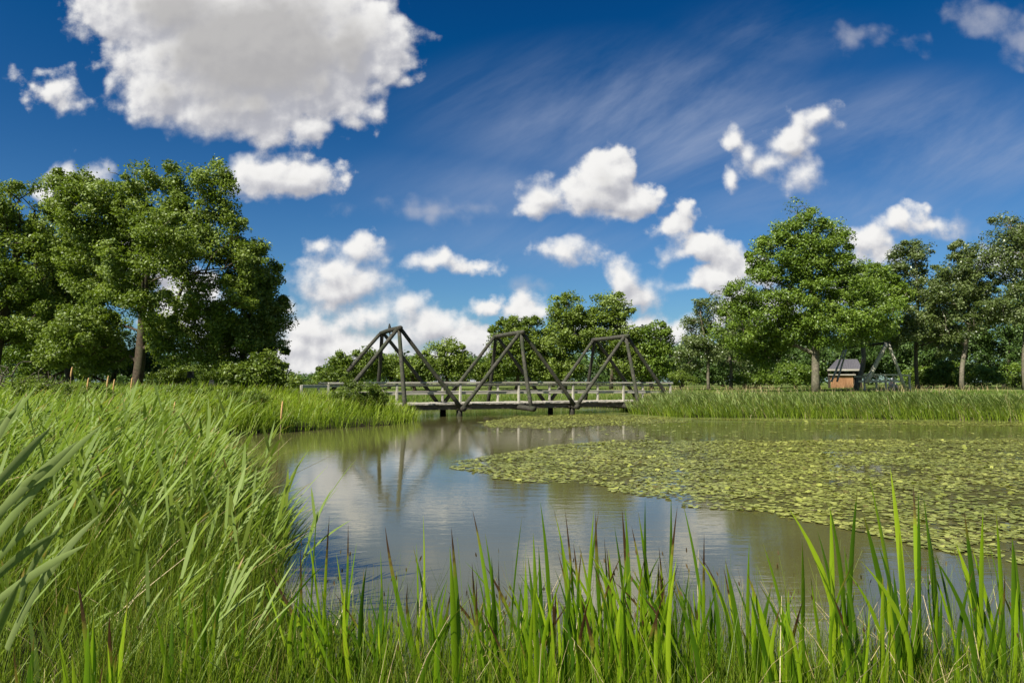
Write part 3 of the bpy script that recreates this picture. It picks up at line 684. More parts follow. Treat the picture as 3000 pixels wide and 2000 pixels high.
for i in range(18):
    f = (i + .5) / 18; p0 = a.lerp(b, f) + th; p1 = ra.lerp(rb, f) + th; mb.tube([p0, p1], .03, 4)
mb.build('roof', MT['sheet'], hut)
mb = MB(); mb.box(((a.x + b.x) / 2, -.05, a.z + .02), (b.x - a.x + .1, .06, .14)); mb.build('eave_board', MT['rail'], hut)
w0, w1 = hp(2433, 1098), hp(2500, 1128)
mb = MB(); n = 11
for i in range(n):
    x = w0.x + (w1.x - w0.x) * (i + .5) / n; mb.box((x, random.uniform(-.01, .01), w0.z / 2 - .02), ((w1.x - w0.x) / n - .02, .04, w0.z - .02 + random.uniform(-.03, .03)))
mb.build('board_wall', MT['orange'], hut)
mb = MB(); mb.box(((w0.x + w1.x) / 2, -.05, w0.z + .02), (w1.x - w0.x + .3, .25, .09)); mb.build('ledge', MT['rail'], hut)
for px in (2430, 2502, 2524):
    q = hp(px, 1084); mb = MB(); mb.box((q.x, .12, q.z / 2), (.13, .13, q.z - .01)); mb.build('hut_post', MT['darkwood'], hut)
mb = MB(); mb.box(((ba.x + bb.x) / 2, 4.2, ba.z / 2 + .0), (bb.x - ba.x - .3, .1, ba.z - .05))
mb.build('back_wall', MT['darkwood'], hut)

# second log-truss bridge on the right bank
fd = 47; q0 = at(2540, 1120, fd); fz = float(ground_z(q0.x, fd))
fb = empty('far_footbridge', (q0.x, fd, fz)); tag(fb, 'small far footbridge with a pale log A-frame and rails beside the hut', 'bridge')
def fp(px, py, dy=0): q = at(px, py, fd + dy); return (q.x - q0.x, dy, q.z - fz)
for (A, B, r) in [(fp(2538, 1122), fp(2598, 1006), .16), (fp(2650, 1134), fp(2603, 1008), .11), (fp(2436, 1118, 3), fp(2474, 1022, 3), .07), (fp(2452, 1118, 3.3), fp(2480, 1022, 3.3), .07)]:
    mb = MB(); mb.log(A, B, r, r * .85, bow=.006); mb.build('frame_log', MT['log_pale'], fb, True)
mb = MB(); mb.log(fp(2470, 1020, 3), fp(2608, 1004, -.1), .10, .09); mb.build('top_log', MT['log'], fb, True)
for (p0, p1, wd, dy) in [((2530, 1096), (2668, 1099), .11, 0), ((2502, 1103), (2570, 1102), .11, .6), ((2515, 1117), (2640, 1116), .12, .1)]:
    A, B = Vector(fp(*p0, dy)), Vector(fp(*p1, dy)); mid = (A + B) / 2; dd = B - A
    mb = MB(); mb.box(mid, (dd.length, .06, wd), Matrix.Rotation(-math.atan2(dd.z, dd.x), 3, 'Y')); mb.build('rail', MT['log_pale'], fb)
for px in (2532, 2567, 2594, 2618, 2664):
    A = fp(px, 1098, .2); mb = MB(); mb.box((A[0], .2, A[2] / 2), (.1, .1, A[2])); mb.build('rail_post', MT['log_pale'], fb)
mb = MB()
for i in range(24):
    f = (i + .5) / 24; A = Vector(fp(2510, 1130, 1)).lerp(Vector(fp(2664, 1130, 1)), f); mb.box((A.x, 1.0, .08), (.14, 2.0, .05))
mb.build('deck', MT['edge'], fb)

# seated person
MT['skin'] = plain('skin', (.55, .34, .25), .6, .08, 20); MT['white'] = plain('white_cloth', (.75, .73, .68), .85, .06, 20); MT['cream'] = plain('cream_cloth', (.62, .50, .38), .85, .08, 20); MT['hair'] = plain('brown_hair', (.08, .05, .03), .6)
pd = 52; pq = at(2612, 1131, pd); pz = float(ground_z(pq.x, pd))
def skin_obj(name, verts, edges, radii, mat, parent=None, root=0):
    me = bpy.data.meshes.new(name); me.from_pydata(verts, edges, []); me.materials.append(mat)
    o = bpy.data.objects.new(name, me); COL.objects.link(o); o.parent = parent
    o.modifiers.new('skin', 'SKIN'); me.skin_vertices.new() if not me.skin_vertices else None
    sv = me.skin_vertices[0].data
    for i, r in enumerate(radii): sv[i].radius = (r, r)
    sv[root].use_root = True
    s = o.modifiers.new('sub', 'SUBSURF'); s.levels = 1; s.render_levels = 2
    return o
pe = empty('person', (pq.x, pd, pz + .02)); tag(pe, 'person in white cap and cream clothes sitting with knees drawn up by the rails', 'person')
vs = [(0, 0, .12), (0, .0, .34), (0, -.03, .52), (0, -.05, .60), (0, -.07, .70), (0, -.08, .80)]; rr = [.14, .13, .13, .055, .085, .075]; ed = [(0, 1), (1, 2), (2, 3), (3, 4), (4, 5)]
for s in (-1, 1):
    n = len(vs); vs += [(s * .09, -.05, .10), (s * .15, -.38, .36), (s * .16, -.55, .05), (s * .17, -.70, .03)]; rr += [.095, .07, .05, .035]; ed += [(0, n), (n, n + 1), (n + 1, n + 2), (n + 2, n + 3)]
    n = len(vs); vs += [(s * .19, -.04, .50), (s * .24, -.16, .32), (s * .15, -.34, .40), (s * .13, -.41, .40)]; rr += [.06, .045, .034, .03]; ed += [(2, n), (n, n + 1), (n + 1, n + 2), (n + 2, n + 3)]
    for k in range(5):
        j = len(vs); a = (k - 2) * .018; vs += [(s * .13 + a, -.45 - .01 * (2 - abs(k - 2)), .405), (s * .13 + a * 1.1, -.47 - .01 * (2 - abs(k - 2)), .385)]; rr += [.009, .008]; ed += [(n + 3, j), (j, j + 1)]
skin_obj('body', vs, ed, rr, MT['skin'], pe)
vs = [(0, 0, .13), (0, 0, .34), (0, -.03, .50)]; ed = [(0, 1), (1, 2)]; rr = [.16, .15, .145]
for s in (-1, 1): n = len(vs); vs += [(s * .19, -.04, .505), (s * .235, -.14, .36)]; rr += [.075, .065]; ed += [(2, n), (n, n + 1)]
skin_obj('shirt', vs, ed, rr, MT['cream'], pe)
vs = [(0, 0, .12)]; ed = []; rr = [.165]
for s in (-1, 1): n = len(vs); vs += [(s * .10, -.06, .11), (s * .15, -.38, .37), (s * .158, -.52, .12)]; rr += [.105, .085, .062]; ed += [(0, n), (n, n + 1), (n + 1, n + 2)]
skin_obj('trousers', vs, ed, rr, MT['cream'], pe)
mb = MB(); mb.ball((0, -.075, .80), (.105, .115, .10)); mb.tube([(0, -.12, .775), (0, -.25, .765)], [.09, .03], 10); mb.build('cap', MT['white'], pe, True)
mb = MB(); mb.ball((0, -.04, .74), (.098, .10, .10)); mb.build('hair', MT['hair'], pe, True)
mb = MB(); mb.ball((0, -.165, .715), (.016, .022, .02), 6, 4)
for s in (-1, 1): mb.ball((s * .035, -.15, .74), (.012, .01, .008), 6, 4)
mb.build('face', MT['skin'], pe, True)

# ------------------------------------------------------------------ lily pads
def poly_world(pts): return np.array([flat(*p) for p in pts])
def inside(poly, X, Y):
    ins = np.zeros(X.shape, bool); B = np.roll(poly, -1, axis=0)
    for (ax, ay), (bx, by) in zip(poly, B):
        ins ^= ((ay > Y) != (by > Y)) & (X < (bx - ax) * (Y - ay) / ((by - ay) if by != ay else 1e-9) + ax)
    return ins
def edge_dist(poly, X, Y):
    best = np.full(X.shape, 1e9); B = np.roll(poly, -1, axis=0)
    for (ax, ay), (bx, by) in zip(poly, B):
        ex, ey = bx - ax, by - ay; t = np.clip(((X - ax) * ex + (Y - ay) * ey) / (ex * ex + ey * ey), 0, 1)
        best = np.minimum(best, np.hypot(X - ax - t * ex, Y - ay - t * ey))
    return best

def pad_shape(r=1.0, n=11, cup=.10):
    pts = [(0, 0, 0)]
    for k in range(n + 1):
        a = .22 + (2 * math.pi - .44) * k / n; rr = r * (1 + .05 * math.sin(3 * a)) * (.93 if k in (0, n) else 1)
        pts.append((rr * math.cos(a) * 1.08, rr * math.sin(a) * .95, cup * r * math.sin(2 * a + .5) * .5))
    return np.array(pts), np.array([(0, k, k + 1) for k in range(1, n + 1)])
def pads_mesh(X, Y, rad, tilt, lift):
    P, T = pad_shape(); N = len(X); k = len(P)
    a = rng.uniform(0, 2 * math.pi, N); ca, sa = np.cos(a), np.sin(a)
    x = (P[None, :, 0] * ca[:, None] - P[None, :, 1] * sa[:, None]) * rad[:, None]; y = (P[None, :, 0] * sa[:, None] + P[None, :, 1] * ca[:, None]) * rad[:, None]
    tx, ty = rng.normal(0, 1, (2, N)) * tilt
    z = P[None, :, 2] * rad[:, None] * rng.uniform(0, 2.2, N)[:, None] + x * tx[:, None] + y * ty[:, None]
    z = z - z.min(axis=1, keepdims=True) + lift[:, None]
    V = np.stack([x + X[:, None], y + Y[:, None], z], -1).reshape(-1, 3)
    Q = (T[None] + (np.arange(N) * k)[:, None, None]).reshape(-1, 3)
    return V, Q, np.repeat(rng.random(N), k)
MAT1 = poly_world([(1262, 1373), (1330, 1352), (1440, 1328), (1600, 1305), (1850, 1292), (2200, 1290), (2600, 1287), (3020, 1286), (3400, 1284), (3500, 1680), (3000, 1640), (2871, 1626), (2701, 1605),
                   (2574, 1580), (2468, 1550), (2383, 1520), (2276, 1490), (2149, 1486), (2040, 1478), (1900, 1462), (1780, 1438), (1690, 1420), (1580, 1408), (1480, 1398), (1390, 1386)])
MAT2 = poly_world([(1390, 1237), (1520, 1220), (1700, 1213), (1950, 1222), (2020, 1236), (1800, 1246), (1600, 1256), (1450, 1252)])
MAT3 = poly_world([(1950, 1224), (2400, 1229), (3000, 1236), (3100, 1238), (3100, 1252), (2800, 1246), (2500, 1237), (2200, 1231)])
def mat_pads(poly, dens, soft, thr, rmin, rmax, seed):
    x0, y0 = poly.min(0); x1, y1 = poly.max(0); x1 = min(x1, 26)
    X, Y = field(int((x1 - x0) * (y1 - y0) * dens), x0 - .3, x1, y0 - .3, y1 + .3, lambda X, Y: np.ones(len(X), bool))
    e = edge_dist(poly, X, Y) * np.where(inside(poly, X, Y), 1, -1) + (fb2(X, Y, 1.6, seed) - .5) * soft
    cover = fb2(X, Y * 1.2, .9, seed + 5)
    k = (e > 0) & ((cover > thr) | (rng.random(len(X)) < .25)) & (pond_dist(X, Y) < -.1)
    X, Y, e = X[k], Y[k], e[k]
    return X, Y, rng.uniform(rmin, rmax, len(X))
X1, Y1, R1 = mat_pads(MAT1, 330, 1.3, .43, .026, .054, 3)
X2, Y2, R2 = mat_pads(MAT2, 170, 1.5, .30, .03, .055, 13)
X3, Y3, R3 = mat_pads(MAT3, 130, 2.0, .40, .03, .055, 23)
n4 = 1300
X4, Y4 = field(n4, -1, 24, 20.5, 34, lambda X, Y: (pond_dist(X, Y) < -.3) & (fb2(X, Y * 2.5, 2.5, 31) > .56)); R4 = rng.uniform(.05, .09, len(X4))
X = np.concatenate([X1, X2, X3, X4]); Y = np.concatenate([Y1, Y2, Y3, Y4]); RR = np.concatenate([R1, R2, R3, R4])
# the biggest ones in view are single pads
size = RR / Y; vis = np.abs(X / Y) < .76
o_ = np.argsort(-np.where(vis, size, 0)); own = o_[:300]; rest = np.ones(len(X), bool); rest[own] = False
V, Q, rn = pads_mesh(X[rest], Y[rest], RR[rest], .03 + .14 * (rng.random(rest.sum()) < .10), rng.uniform(.003, .016, rest.sum()))
pm = mesh_np('lily_pads', V, Q, MT['pad'], {'rnd': rn}, nside=3)
tag(pm, 'carpet of small round lily pads covering the right half of the pond', 'lily pads', kind='stuff')
vari = []
for i in range(8):
    P, T = pad_shape(1.0, 13, .12 + .02 * i)
    V = P.copy(); V[:, 2] += V[:, 0] * rng.normal(0, .05) + V[:, 1] * rng.normal(0, .05); V[:, 2] -= V[:, 2].min()
    me_o = mesh_np('lily_pad', V, T, MT['pad'], {'rnd': np.full(len(V), (i + .5) / 8)}, nside=3); vari.append(me_o)
for j, i in enumerate(own):
    o = vari[j] if j < 8 else vari[j % 8].copy()
    if j >= 8: COL.objects.link(o)
    o.location = (X[i], Y[i], rng.uniform(.004, .02)); o.rotation_euler.z = rng.uniform(0, 6.28); r = RR[i]; o.scale = (r, r, r * .8)
    tag(o, 'round green lily pad floating along the near edge of the pad carpet', 'lily pad', 'lily pads at the near edge')

# ------------------------------------------------------------------ reeds, rushes, grasses (stuff)
# tall reeds of the left bank
def left_keep(X, Y): 
    d = pond_dist(X, Y); return (d > .15 + .25 * np.sin(Y * 1.7)) & (X < 0) & (X > -.80 * Y - 1) & (d < 9)
lean = (.30, .08)
X, Y = field(30000, -26, 0, 6.0, 26, lambda X, Y: left_keep(X, Y) & (rng.random(len(X)) < np.clip(1.2 - Y / 40, .3, 1)) & (fb2(X, Y, 1.5, 41) > .30))
hh = np.interp(Y, [6, 9, 14, 26], [1.0, 1.30, 1.45, 1.35]) * rng.uniform(.72, 1.05, len(X)) - np.maximum(ground_z(X, Y), 0) * .6
hh *= np.interp(pond_dist(X, Y) / np.interp(Y, [5, 9, 26], [.3, 1.3, 1.6]), [0, 1], [.42, 1])
near = Y < 12
parts = reeds(X[near], Y[near], hh[near], lean, 7, .44, .023, 4)
mesh_np('reed_bed', *parts[:2], MT['reed'], parts[2]); tag(bpy.context.scene.objects['reed_bed'], 'dense grey-green reeds leaning right along the left shore', 'reeds', kind='stuff')
k = ~near; sel = rng.random(len(X)) < .5
parts = join([reeds(X[k & sel], Y[k & sel], hh[k & sel], lean, 6, .42, .026, 3)])
o = mesh_np('reed_bed', *parts[:2], MT['reed'], parts[2]); tag(o, 'grey-green reeds on the left shore farther off, toward the oak', 'reeds', kind='stuff')
k = (~near) & (~sel)
parts = reeds(X[k], Y[k], hh[k] * .85, lean, 6, .42, .026, 3)
o = mesh_np('young_reeds', *parts[:2], MT['reedgreen'], parts[2]); tag(o, 'bright green young reeds mixed among the left shore reeds', 'reeds', kind='stuff')
# bright reeds of the peninsula before the bridge
X, Y = field(16000, -20, -3.5, 22, 37, lambda X, Y: (pond_dist(X, Y) > -.3) & (pond_dist(X, Y) < 7) & (Y < 36.2 + .46 * (X + 6.5)))
hh = np.interp(X, [-14, -6.5, -4.6], [1.05, .95, .6]) * rng.uniform(.7, 1.1, len(X)) * np.interp(pond_dist(X, Y), [0, 3], [1, .8])
parts = join([tuft(X, Y, hh, np.full(len(X), .024), (.12, 0), .14, .16, 3)] )
p2 = reeds(X[::5], Y[::5], hh[::5] * 1.02, (.3, 0), 5, .3, .022, 2)
parts = join([parts, p2])
o = mesh_np('peninsula_reeds', *parts[:2], MT['reedgreen'], parts[2]); tag(o, 'bright green reeds on the point of land in front of the bridge', 'reeds', kind='stuff')
# right shore
X, Y = field(90000, 5.5, 30, 28, 46, lambda X, Y: (pond_dist(X, Y) > -.35) & (pond_dist(X, Y) < 4.0) & (X < .78 * Y) & (rng.random(len(X)) < np.interp(pond_dist(X, Y), [0, 4], [1, .45])) &
             ~((np.abs((X - BX) * -SA + (Y - BY) * CA) < 1.9) & ((X - BX) * CA + (Y - BY) * SA < 18.5)))
top = np.interp(X, [6, 9, 14, 30], [.80, .98, 1.08, 1.14]) - np.maximum(ground_z(X, Y), 0) * .85 + .30 * (fb2(X, Y, 1.8, 51) - .5) * 2
hh = top * rng.uniform(.75, 1.05, len(X))
d = pond_dist(X, Y); sel = rng.random(len(X)) < .6
parts = join([tuft(X[sel], Y[sel], hh[sel] * .8, np.full(sel.sum(), .026), (-.18, 0), .13, .16, 3)])
o = mesh_np('shore_reeds', *parts[:2], MT['reedgreen'], parts[2]); tag(o, 'bright green reed blades along the right shore', 'reeds', kind='stuff')
k = ~sel
k &= rng.random(len(X)) < .55
parts = reeds(X[k], Y[k], hh[k], (-.5, 0), 5, .42, .032, 2, curl=.2)
parts[2]['rnd'] = np.clip(parts[2]['rnd'] + .3, 0, 1)
o = mesh_np('reed_bed', *parts[:2], MT['reed'], parts[2]); tag(o, 'blue-green leafy reeds behind the waterline of the right shore', 'reeds', kind='stuff')
X, Y = field(2600, 5.5, 30, 28, 42, lambda X, Y: (pond_dist(X, Y) > -.3) & (pond_dist(X, Y) < 2.5) & (X < .78 * Y))
parts = tuft(X, Y, rng.uniform(.5, 1.3, len(X)), np.full(len(X), .018), (-.3, 0), .25, .2, 3)
o = mesh_np('dead_reeds', *parts[:2], MT['straw'], parts[2]); tag(o, 'pale dead reed stems scattered through the right shore reeds', 'reeds', kind='stuff')
X, Y = field(5200, -20, 0, 4, 24, lambda X, Y: left_keep(X, Y))
parts = tuft(X, Y, rng.uniform(.5, 1.25, len(X)), rng.uniform(.005, .012, len(X)), (.35, 0), .3, .25, 4)
o = mesh_np('dead_reeds', *parts[:2], MT['straw'], parts[2]); tag(o, 'pale dead stems scattered through the left reed bed', 'reeds', kind='stuff')
# grass behind the bridge and on the lawns
X, Y = field(60000, -22, 34, 38, 66, lambda X, Y: (pond_dist(X, Y) > -.2) & (np.abs(X) < .8 * Y) & ((X < 9) | (Y > 38)))
dist_ = pond_dist(X, Y)
hh = np.interp(dist_, [0, 2, 5, 10], [.75, .5, .16, .10]) * rng.uniform(.6, 1.2, len(X))
parts = tuft(X, Y, hh, np.full(len(X), .035), (0, 0), .3, .25, 2)
o = mesh_np('meadow_grass', *parts[:2], MT['grass'], parts[2]); tag(o, 'grass on the banks and lawn beyond the bridge', 'grass', kind='stuff')
X, Y = field(5000, 8, 34, 36, 60, lambda X, Y: (pond_dist(X, Y) > 3) & (fb2(X, Y, 3, 61) > .5))
parts = tuft(X, Y, rng.uniform(.25, .6, len(X)), np.full(len(X), .02), (0, 0), .25, .2, 2)
o = mesh_np('dry_grass', *parts[:2], MT['straw'], parts[2]); tag(o, 'straw-coloured dry grass heads on the right lawn', 'grass', kind='stuff')
X, Y = field(26000, -34, -4, 24, 50, lambda X, Y: (pond_dist(X, Y) > 3) & (np.abs(X) < .8 * Y))
parts = tuft(X, Y, rng.uniform(.3, .8, len(X)), np.full(len(X), .03), (.1, 0), .3, .25, 2)
o = mesh_np('meadow_grass', *parts[:2], MT['grass'], parts[2]); tag(o, 'rough grass under the oaks on the left bank', 'grass', kind='stuff')

# near left: fine rushes
X, Y = field(60000, -9, -.9, 1.6, 10, lambda X, Y: (pond_dist(X, Y) > -.12) & (X < -.9) & (X > -.80 * Y - .6) & (fb2(X, Y, .5, 71) > .25))
hh = np.interp(Y, [1.6, 3, 4.5, 10], [.30, .55, .80, .95]) * rng.uniform(.55, 1.12, len(X))
hh *= np.interp(X / Y, [-.45, -.33], [1, .8])
parts = tuft(X, Y, hh, rng.uniform(.0035, .0065, len(X)), (.13, .02), .13, .14, 4)
o = mesh_np('rushes', *parts[:2], MT['rush'], parts[2]); tag(o, 'fine green rushes packed in the lower left along the shore', 'rushes', kind='stuff')
# bottom edge: fine rushes in front of and between the irises
X, Y = field(26000, -2.6, 4.2, 2.6, 4.75, lambda X, Y: (X > -.62 * Y) & (np.abs(X) < .8 * Y) & (rng.random(len(X)) < np.interp(Y, [2.6, 4.1, 4.75], [1, .8, .15])))
top = np.interp(X / Y, [-.6, -.35, -.1, .3, .45, .75], [.78, .60, .50, .50, .40, .42]) * rng.uniform(.5, 1.0, len(X)) + .22 * (rng.random(len(X)) < .08)
parts = tuft(X, Y, top, rng.uniform(.0028, .0055, len(X)), (.0, .02), .16, .14, 4)
o = mesh_np('rushes', *parts[:2], MT['rush'], parts[2]); tag(o, 'fine green rushes along the bottom edge among the irises', 'rushes', kind='stuff')
X, Y = field(420, -2.4, 3.4, 2.8, 4.7, lambda X, Y: np.abs(X) < .8 * Y)
parts = tuft(X, Y, rng.uniform(.35, .72, len(X)), rng.uniform(.004, .008, len(X)), (.0, 0), .25, .3, 4)
o = mesh_np('dry_grass', *parts[:2], MT['straw'], parts[2]); tag(o, 'scattered straw-coloured dead stems in the foreground', 'grass', kind='stuff')

# broad reed plants that stand out near the camera on the left: single plants
var = []
for i in range(9):
    st = np.random.get_state()
    V, Q, A = reeds(np.array([0.0]), np.array([0.0]), np.array([1.0]), (.6, .1), 7, .40, .026, 7, z=np.array([0.0]), curl=.22, stemw=.009)
    A['rnd'] = np.clip(A['rnd'] * .6 + .3, 0, 1)
    var.append(mesh_np('reed_plant', V, Q, MT['reed'], A))
cnt = 0
spots = []
while len(spots) < 150:
    y = rng.uniform(3.2, 11) ; x = rng.uniform(-.78, -.30) * y
    d = float(pond_dist(x, y))
    if d < .1 - (.35 if rng.random() < .15 else 0) or d > 4: continue
    if y < 5 and x / y > -.36: continue
    spots.append((x, y))
for i, (x, y) in enumerate(spots):
    o = var[i] if i < 9 else var[i % 9].copy()
    if i >= 9: COL.objects.link(o)
    h_ = float(np.interp(y, [3.2, 5, 8, 11], [.72, .95, 1.25, 1.35])) * rng.uniform(.8, 1.08)
    o.location = (x, y, max(float(ground_z(x, y)), -.1)); o.scale = (h_ * rng.uniform(.9, 1.1), h_, h_); o.rotation_euler = (rng.normal(0, .04), rng.normal(0.02, .05), rng.normal(0, .45))
    tag(o, 'grey-green reed with long leaves blown to the right, standing in the left shore bed', 'reed', 'reeds standing out of the left bed')

# the big blades at the left edge, very close
def sword(px0, py0, px1, py1, d0, d1, w, bow=(0, 0), rn=.5, wi=0.0, name='leaf'):
    """one leaf from the place of its foot to the place of its tip"""
    A, B = np.array(at(px0, py0, d0)), np.array(at(px1, py1, d1)); L = np.linalg.norm(B - A)
    bn = np.array([bow[0], 0.0, bow[1]]); dirv = (B - A) / L - bn
    sd = unit(np.cross((B - A) / L, np.array([0, 1.0, 0])) + np.array([0, rng.normal(-.15, .28), 0]))
    return strips(A[None], [L], dirv[None], bn[None], [w], 12, .28, 'sword', side=sd[None], rnd=np.array([rn]), wither=np.array([wi]))
big = [[(-60, 1640, 310, 1235), (-60, 1560, 230, 1290), (-80, 1500, 150, 1250)],
       [(-60, 1700, 215, 1440), (-60, 1600, 120, 1370), (-90, 1480, 70, 1160)],
       [(-80, 1820, 262, 1590), (-60, 1740, 165, 1560)],
       [(-60, 1980, 60, 1700), (-40, 1900, 35, 1790)],
       [(60, 1760, 190, 1530), (20, 1900, 300, 1500)],
       [(-70, 1420, 110, 1130), (-70, 1400, 50, 1200)]]
for i, leaves in enumerate(big):
    parts = join([sword(a, b, c, e, 1.75 + .05 * i, 1.7 + .1 * rng.random(), rng.uniform(.016, .023), (rng.uniform(-.05, .16), -.12), rn=rng.uniform(.75, 1)) for (a, b, c, e) in leaves])
    o = mesh_np('reed_plant', *parts[:2], MT['reed'], parts[2])
    tag(o, ['close broad grey-green reed blades sweeping up right at mid height of the left edge', 'close reed blades crossing below the highest pair at the left edge', 'close long reed blade lying low across the lower left',
            'short close reed blades near the bottom left corner', 'close slim reed blades a little in from the left edge', 'pair of close reed blades reaching highest at the left edge, over the far reeds'][i], 'reed')

# thin spike rushes standing higher than the rest
X, Y = field(900, -2.6, 3.6, 3.4, 4.75, lambda X, Y: (X > -.50 * Y) & (np.abs(X) < .8 * Y))
hh = rng.uniform(.45, 1.0, len(X)) * np.interp(X / Y, [-.5, .4, .75], [.95, .85, 1.0])
parts = tuft(X, Y, hh, rng.uniform(.003, .0055, len(X)), (-.03, .02), .17, .10, 5)
o = mesh_np('spike_rushes', *parts[:2], MT['rush'], parts[2]); tag(o, 'thin dark green rush stems rising singly over the water in the foreground', 'rushes', kind='stuff')
# small dark seed heads on some of them
sel = rng.choice(len(X), 150, replace=False); Vt = parts[0].reshape(len(X), 6, 2, 3).mean(2)
A0 = Vt[sel, 5]; dd_ = unit(Vt[sel, 5] - Vt[sel, 4])
p3 = join([strips(A0 - dd_ * .03, np.full(len(sel), .03), dd_, np.zeros((len(sel), 3)), np.full(len(sel), .010), 3, .4, 'leaf', wither=np.full(len(sel), 1.6)), strips(A0 - dd_ * .03, np.full(len(sel), .03), dd_, np.zeros((len(sel), 3)), np.full(len(sel), .010), 3, .4, 'leaf', wither=np.full(len(sel), 1.6))])
o = mesh_np('seed_heads', *p3[:2], MT['rush'], p3[2]); tag(o, 'small dark brown seed heads on the thin foreground rushes', 'seed heads', kind='stuff')
# irises: each fan of sword leaves is a plant
IR = [  # (foot px, [(tip px, tip py, bow)], distance, width)
 (2420, [(2312, 1490, .16), (2432, 1480, .02)], 3.9, .024), (2480, [(2430, 1480, .05), (2512, 1430, -.02), (2395, 1555, .05)], 3.9, .024),
 (2640, [(2545, 1392, .03), (2528, 1500, .03), (2600, 1650, 0)], 3.9, .030), (2665, [(2608, 1370, .02), (2635, 1560, 0)], 3.8, .028),
 (2700, [(2676, 1420, .0), (2690, 1435, .03)], 3.9, .026), (2740, [(2705, 1450, .05), (2715, 1520, .02)], 3.8, .028),
 (2880, [(2825, 1500, .04), (2880, 1490, -.01), (2800, 1590, .08)], 3.8, .028), (2960, [(2918, 1490, .02), (2965, 1575, .03)], 3.7, .026), (3010, [(2965, 1570, .06), (3030, 1500, 0)], 3.6, .026),
 (2330, [(2235, 1590, .05), (2350, 1580, .01), (2300, 1720, -.02)], 3.9, .024), (2300, [(2310, 1720, 0), (2190, 1680, .05)], 3.6, .028), (2205, [(2195, 1590, 0), (2120, 1660, .03)], 3.8, .018),
 (2210, [(2205, 1700, 0), (2125, 1640, .04)], 3.5, .026), (2070, [(2000, 1470, .03), (2063, 1560, 0)], 3.9, .016),
 (1905, [(1890, 1462, -.02), (1870, 1500, .02), (1850, 1540, .04)], 3.9, .020), (1960, [(1966, 1450, 0), (1985, 1480, -.05), (1930, 1600, .02)], 3.9, .020),
 (1850, [(1822, 1490, .03), (1832, 1490, .04), (1800, 1540, .02)], 3.8, .022), (1790, [(1745, 1500, -.03), (1770, 1570, .03)], 3.8, .020), (1720, [(1740, 1495, -.02), (1755, 1490, -.04), (1680, 1590, .02)], 3.8, .020),
 (1680, [(1655, 1490, .03), (1622, 1490, .05), (1640, 1560, .03)], 3.9, .018), (1600, [(1583, 1470, .03), (1578, 1600, 0)], 3.8, .024), (1560, [(1562, 1560, .02), (1540, 1640, .0)], 3.6, .030),
 (1450, [(1421, 1560, .02), (1385, 1495, .04), (1440, 1630, .01)], 3.7, .022), (1480, [(1530, 1510, -.04), (1460, 1640, .02)], 3.8, .012), (1345, [(1322, 1545, .02), (1318, 1600, .01)], 3.3, .030),
 (1290, [(1128, 1540, -.10), (1210, 1600, .04)], 3.7, .020), (1220, [(1220, 1590, .02), (1240, 1510, .03)], 3.8, .012), (1120, [(1115, 1610, 0), (1140, 1700, .02)], 3.7, .014),
 (1010, [(1020, 1530, 0), (1045, 1590, -.03), (985, 1620, .03)], 3.8, .016), (960, [(965, 1510, 0), (900, 1560, .05)], 3.8, .014), (900, [(930, 1480, 0), (880, 1600, .02)], 3.9, .013),
 (590, [(668, 1620, -.03), (600, 1700, .02)], 3.4, .026), (540, [(520, 1700, .02), (560, 1740, .0)], 3.4, .022), (250, [(225, 1690, .05), (270, 1780, .03)], 2.9, .026), (330, [(375, 1760, -.03), (320, 1800, .02)], 2.9, .026),
 (230, [(210, 1920, .02), (260, 1800, 0)], 2.6, .026), (60, [(40, 1900, .03), (100, 1860, 0)], 2.6, .026), (500, [(505, 1780, .0), (450, 1760, .05)], 3.1, .022), (700, [(690, 1800, .02), (720, 1740, -.02)], 3.4, .018),
]
extra = []
for i in range(74):
    px = rng.choice([rng.uniform(850, 1500), rng.uniform(1450, 2150), rng.uniform(1550, 2150), rng.uniform(2150, 3000)])
    ytop = float(np.interp(px, [850, 1400, 1700, 2100, 2250, 2500, 3000], [1640, 1640, 1590, 1620, 1700, 1600, 1560]))
    extra.append((px, [(px + rng.normal(-30, 75), ytop + rng.uniform(0, 170), rng.normal(.03, .16)) for _ in range(rng.integers(2, 5))], rng.uniform(3.2, 4.1), rng.uniform(.010, .026)))
def place_word(px):
    return 'left' if px < 1200 else 'middle' if px < 2150 else 'right'
lab = {'left': 'slim iris plant with few blades in the thin left part of the foreground row', 'middle': 'yellow-green iris plant in the crowded middle of the foreground row', 'right': 'tall broad-bladed iris plant in the right part of the foreground row'}
for (px, tips, d, w) in IR + extra:
    w *= 1.15 if px > 2200 else 1.0
    parts = []
    for q, (tx, ty, bow) in enumerate(tips):
        dd = d + rng.uniform(-.12, .12); fx = px + rng.normal(0, 9)
        dark = rng.random() < .42
        parts.append(sword(fx, YH + (H + .05) * F / dd, tx, ty, dd, dd + rng.uniform(-.1, .15), w * rng.uniform(.8, 1.15), (-bow * 2.2 + (tx - px) / 2600 + rng.normal(0, .03), -.03), rn=rng.uniform(0, .18) if dark else rng.uniform(.25, 1), wi=rng.uniform(.12, .34) if rng.random() < .25 else rng.random() * .12))
    for q in range(2):
        dd = d + rng.uniform(-.1, .1); tip = tips[0]
        parts.append(sword(px + rng.normal(0, 12), YH + (H + .05) * F / dd, px + rng.normal(0, 35), (tip[1] + 2000) / 2 + rng.uniform(-60, 60), dd, dd, w * .8, (rng.normal(0, .06), -.02), rn=rng.random(), wi=rng.random() * .2))
    parts = join(parts)
    o = mesh_np('iris_plant', *parts[:2], MT['iris'], parts[2]); k = place_word(px)
    tag(o, lab[k], 'iris', 'irises in the %s of the foreground' % k)

